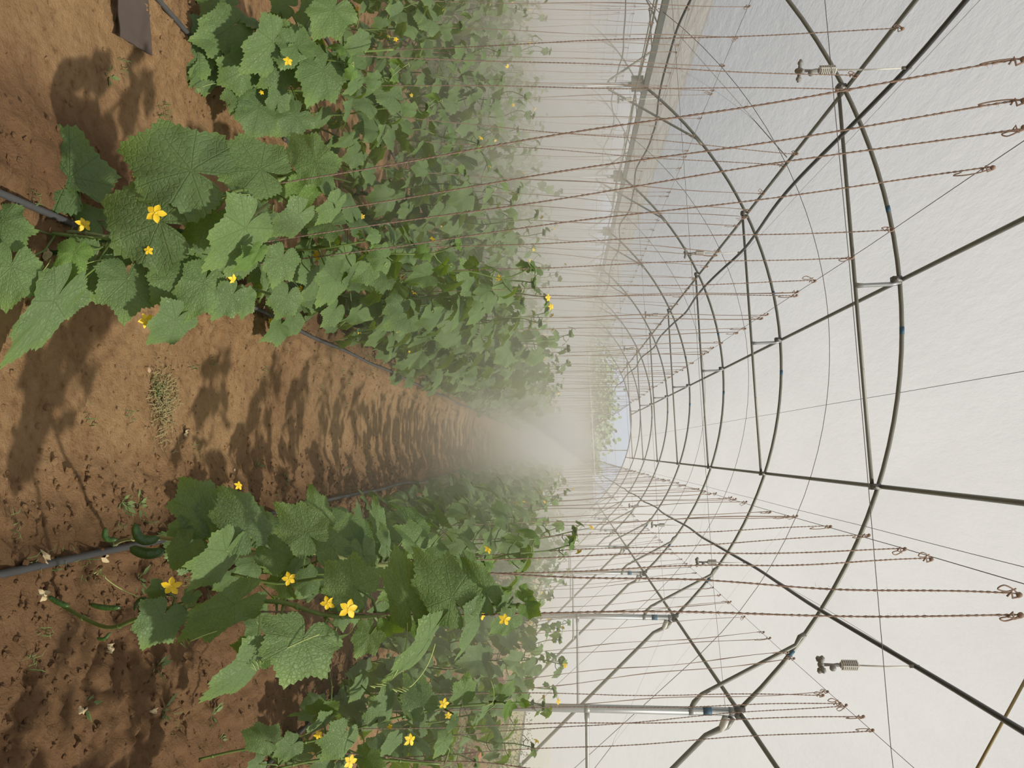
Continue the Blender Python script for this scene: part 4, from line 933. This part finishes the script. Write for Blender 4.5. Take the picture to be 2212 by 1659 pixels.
def pot(px, py, label, lie):
    p = gpt(px, py); t = thing('terracotta_pot', label, 'pot', p, 'terracotta pots')
    prof = [(0.055, 0), (0.062, 0.06), (0.075, 0.14), (0.085, 0.15), (0.088, 0.18), (0.078, 0.18), (0.068, 0.14), (0.05, 0.02)]; b = MB(); n = 20
    for r, z in prof: b.v += [(r * cos(2 * pi * j / n), r * sin(2 * pi * j / n), z) for j in range(n)]
    b.f = [(i * n + j, i * n + (j + 1) % n, (i + 1) * n + (j + 1) % n, (i + 1) * n + j) for i in range(len(prof) - 1) for j in range(n)] + [tuple(range(n - 1, -1, -1)), tuple(range(7 * n, 8 * n))]
    b.build('pot_body', M_TERRA, t); b = MB(); b.ball((0, 0, 0.13), 0.064, 12, 5, 0.1, GR, (1, 1, 0.2)); b.build('potting_soil', M_SOIL, t)
    t.rotation_euler = lie; t.location.z += 0.03 if lie[0] else -0.01
pot(1071, 1462, 'tilted terracotta pot among the weeds by the side sheet', (0.5, 0.9, 0)); pot(1085, 1397, 'upright terracotta pot by the side sheet, farther than the tilted one', (0, 0, 0)); pot(1048, 1572, 'small upright terracotta pot behind the tip of the outer vine', (0, 0, 0)); pot(998, 1625, 'terracotta pot nearest the outer edge of the view', (0.3, 0.3, 0)); pot(1118, 1345, 'terracotta pot farthest along the side sheet', (0, 0, 0))

# ------------------------------------------------------------------ trees beyond the open end
def tree(x, y, top, rad_, label, n=1400):
    base = TILT * x; t = thing('tree', label, 'tree', (x, y, base), 'trees beyond the far end'); b = MB(); h = top - base
    b.tube([(0, 0, -0.3), (0.1, 0, h * 0.4), (0, 0.1, h * 0.7)], [0.2, 0.14, 0.06], 8)
    cl = [Vector((GR.gauss(0, rad_ * 0.45), GR.gauss(0, rad_ * 0.45), h * GR.uniform(0.35, 0.85))) for _ in range(16)]
    for c in cl: b.tube([(0, 0, h * 0.4), c], [0.06, 0.02], 5)
    b.build('trunk', M_BARK, t); b = MB()
    for _ in range(n):
        c = GR.choice(cl) + Vector((GR.gauss(0, 1), GR.gauss(0, 1), GR.gauss(0, 0.8))) * rad_ * 0.22; e = Vector((GR.uniform(-1, 1), GR.uniform(-1, 1), GR.uniform(-1, 1))).normalized(); u = e.orthogonal() * 0.11; L = 0.3
        b.add([c, c + e * L * 0.5 + u, c + e * L, c + e * L * 0.5 - u], [(0, 1, 2, 3)])
    b.build('foliage', M_TREE, t, smooth=False)
for (px, py, Y, tx, rr, lb) in ((1300, 935, 47, 1335, 1.9, 'bushy tree seen through the open far gable above the path'), (1300, 985, 52, 1318, 1.5, 'smaller tree right of the bushy one beyond the far gable'), (1300, 860, 50, 1330, 2.0, 'tree left of the bushy one beyond the far gable'), (1300, 790, 55, 1345, 3.0, 'broad hazy tree beyond the gutter end of the far gable'), (1300, 710, 58, 1330, 3.0, 'hazy tree behind the last gutter post'), (1290, 640, 60, 1300, 3.0, 'low hazy tree beyond the neighbouring span'), (1300, 350, 60, 1310, 3.2, 'hazy tree beyond the middle of the left end wall')):
    p = at(tx, py, Y); tree(p.x, p.y, p.z, rr, lb)

# ------------------------------------------------------------------ the mist from the sprayers
def mist(name, x0, x1, y0, y1, z0, z1, label):
    b = MB(); b.box(((x0 + x1) / 2, (y0 + y1) / 2, (z0 + z1) / 2), (x1 - x0, y1 - y0, z1 - z0))
    m = bpy.data.materials.new('mist'); m.use_nodes = True; t = m.node_tree; N, L = t.nodes, t.links; N.remove(N['Principled BSDF'])
    gp = N.new('ShaderNodeNewGeometry'); sp = N.new('ShaderNodeSeparateXYZ'); L.new(gp.outputs['Position'], sp.inputs[0]); X, Y, Z = sp.outputs
    n1 = N.new('ShaderNodeTexNoise'); n1.inputs['Scale'].default_value = 0.35; n1.inputs['Detail'].default_value = 2; L.new(gp.outputs['Position'], n1.inputs['Vector'])
    nn = ramp(t, n1.outputs['Fac'], 0.38, 0.64)
    # lies lower above the path and the side row, rises toward the gutter side
    topz = math_(t, 'ADD', 1.65, math_(t, 'MULTIPLY', math_(t, 'MAXIMUM', 0.0, math_(t, 'MINIMUM', 1.0, math_(t, 'MULTIPLY', math_(t, 'SUBTRACT', -1.0, X), 0.3))), 0.25))
    fz = math_(t, 'POWER', ramp(t, math_(t, 'SUBTRACT', Z, topz), 1.0, -0.2), 1.6)
    fy = ramp(t, math_(t, 'ADD', Y, math_(t, 'MULTIPLY', X, 0.35)), 1.8, 8.0)
    fx = ramp(t, X, 2.3, 0.2)
    lowz = ramp(t, Z, 0.2, 1.3)
    d = math_(t, 'MULTIPLY', math_(t, 'MULTIPLY', fz, fy), math_(t, 'MULTIPLY', math_(t, 'ADD', math_(t, 'MULTIPLY', fx, 0.85), 0.15), math_(t, 'ADD', 0.25, nn)))
    d = math_(t, 'MULTIPLY', d, math_(t, 'ADD', 0.25, math_(t, 'MULTIPLY', lowz, 0.75)))
    vs = N.new('ShaderNodeVolumeScatter'); vs.inputs['Color'].default_value = (0.64, 0.62, 0.54, 1); vs.inputs['Anisotropy'].default_value = 0.2
    thin = math_(t, 'MULTIPLY', math_(t, 'MULTIPLY', ramp(t, Y, 14, 30), ramp(t, Z, 4.6, 3.0)), 0.075)
    L.new(math_(t, 'ADD', math_(t, 'MULTIPLY', d, MIST), thin), vs.inputs['Density']); L.new(vs.outputs[0], N['Material Output'].inputs['Volume'])
    o = b.build(name, m, smooth=False); tag(o, label, 'mist', kind='stuff'); return o
MIST = 0.52
mist('mist', XL - SPAN + 0.1, wall_x - 1.2, 3.2, YEND - 0.2, -0.9, 4.2, 'pale drifting water mist hanging over the vines')
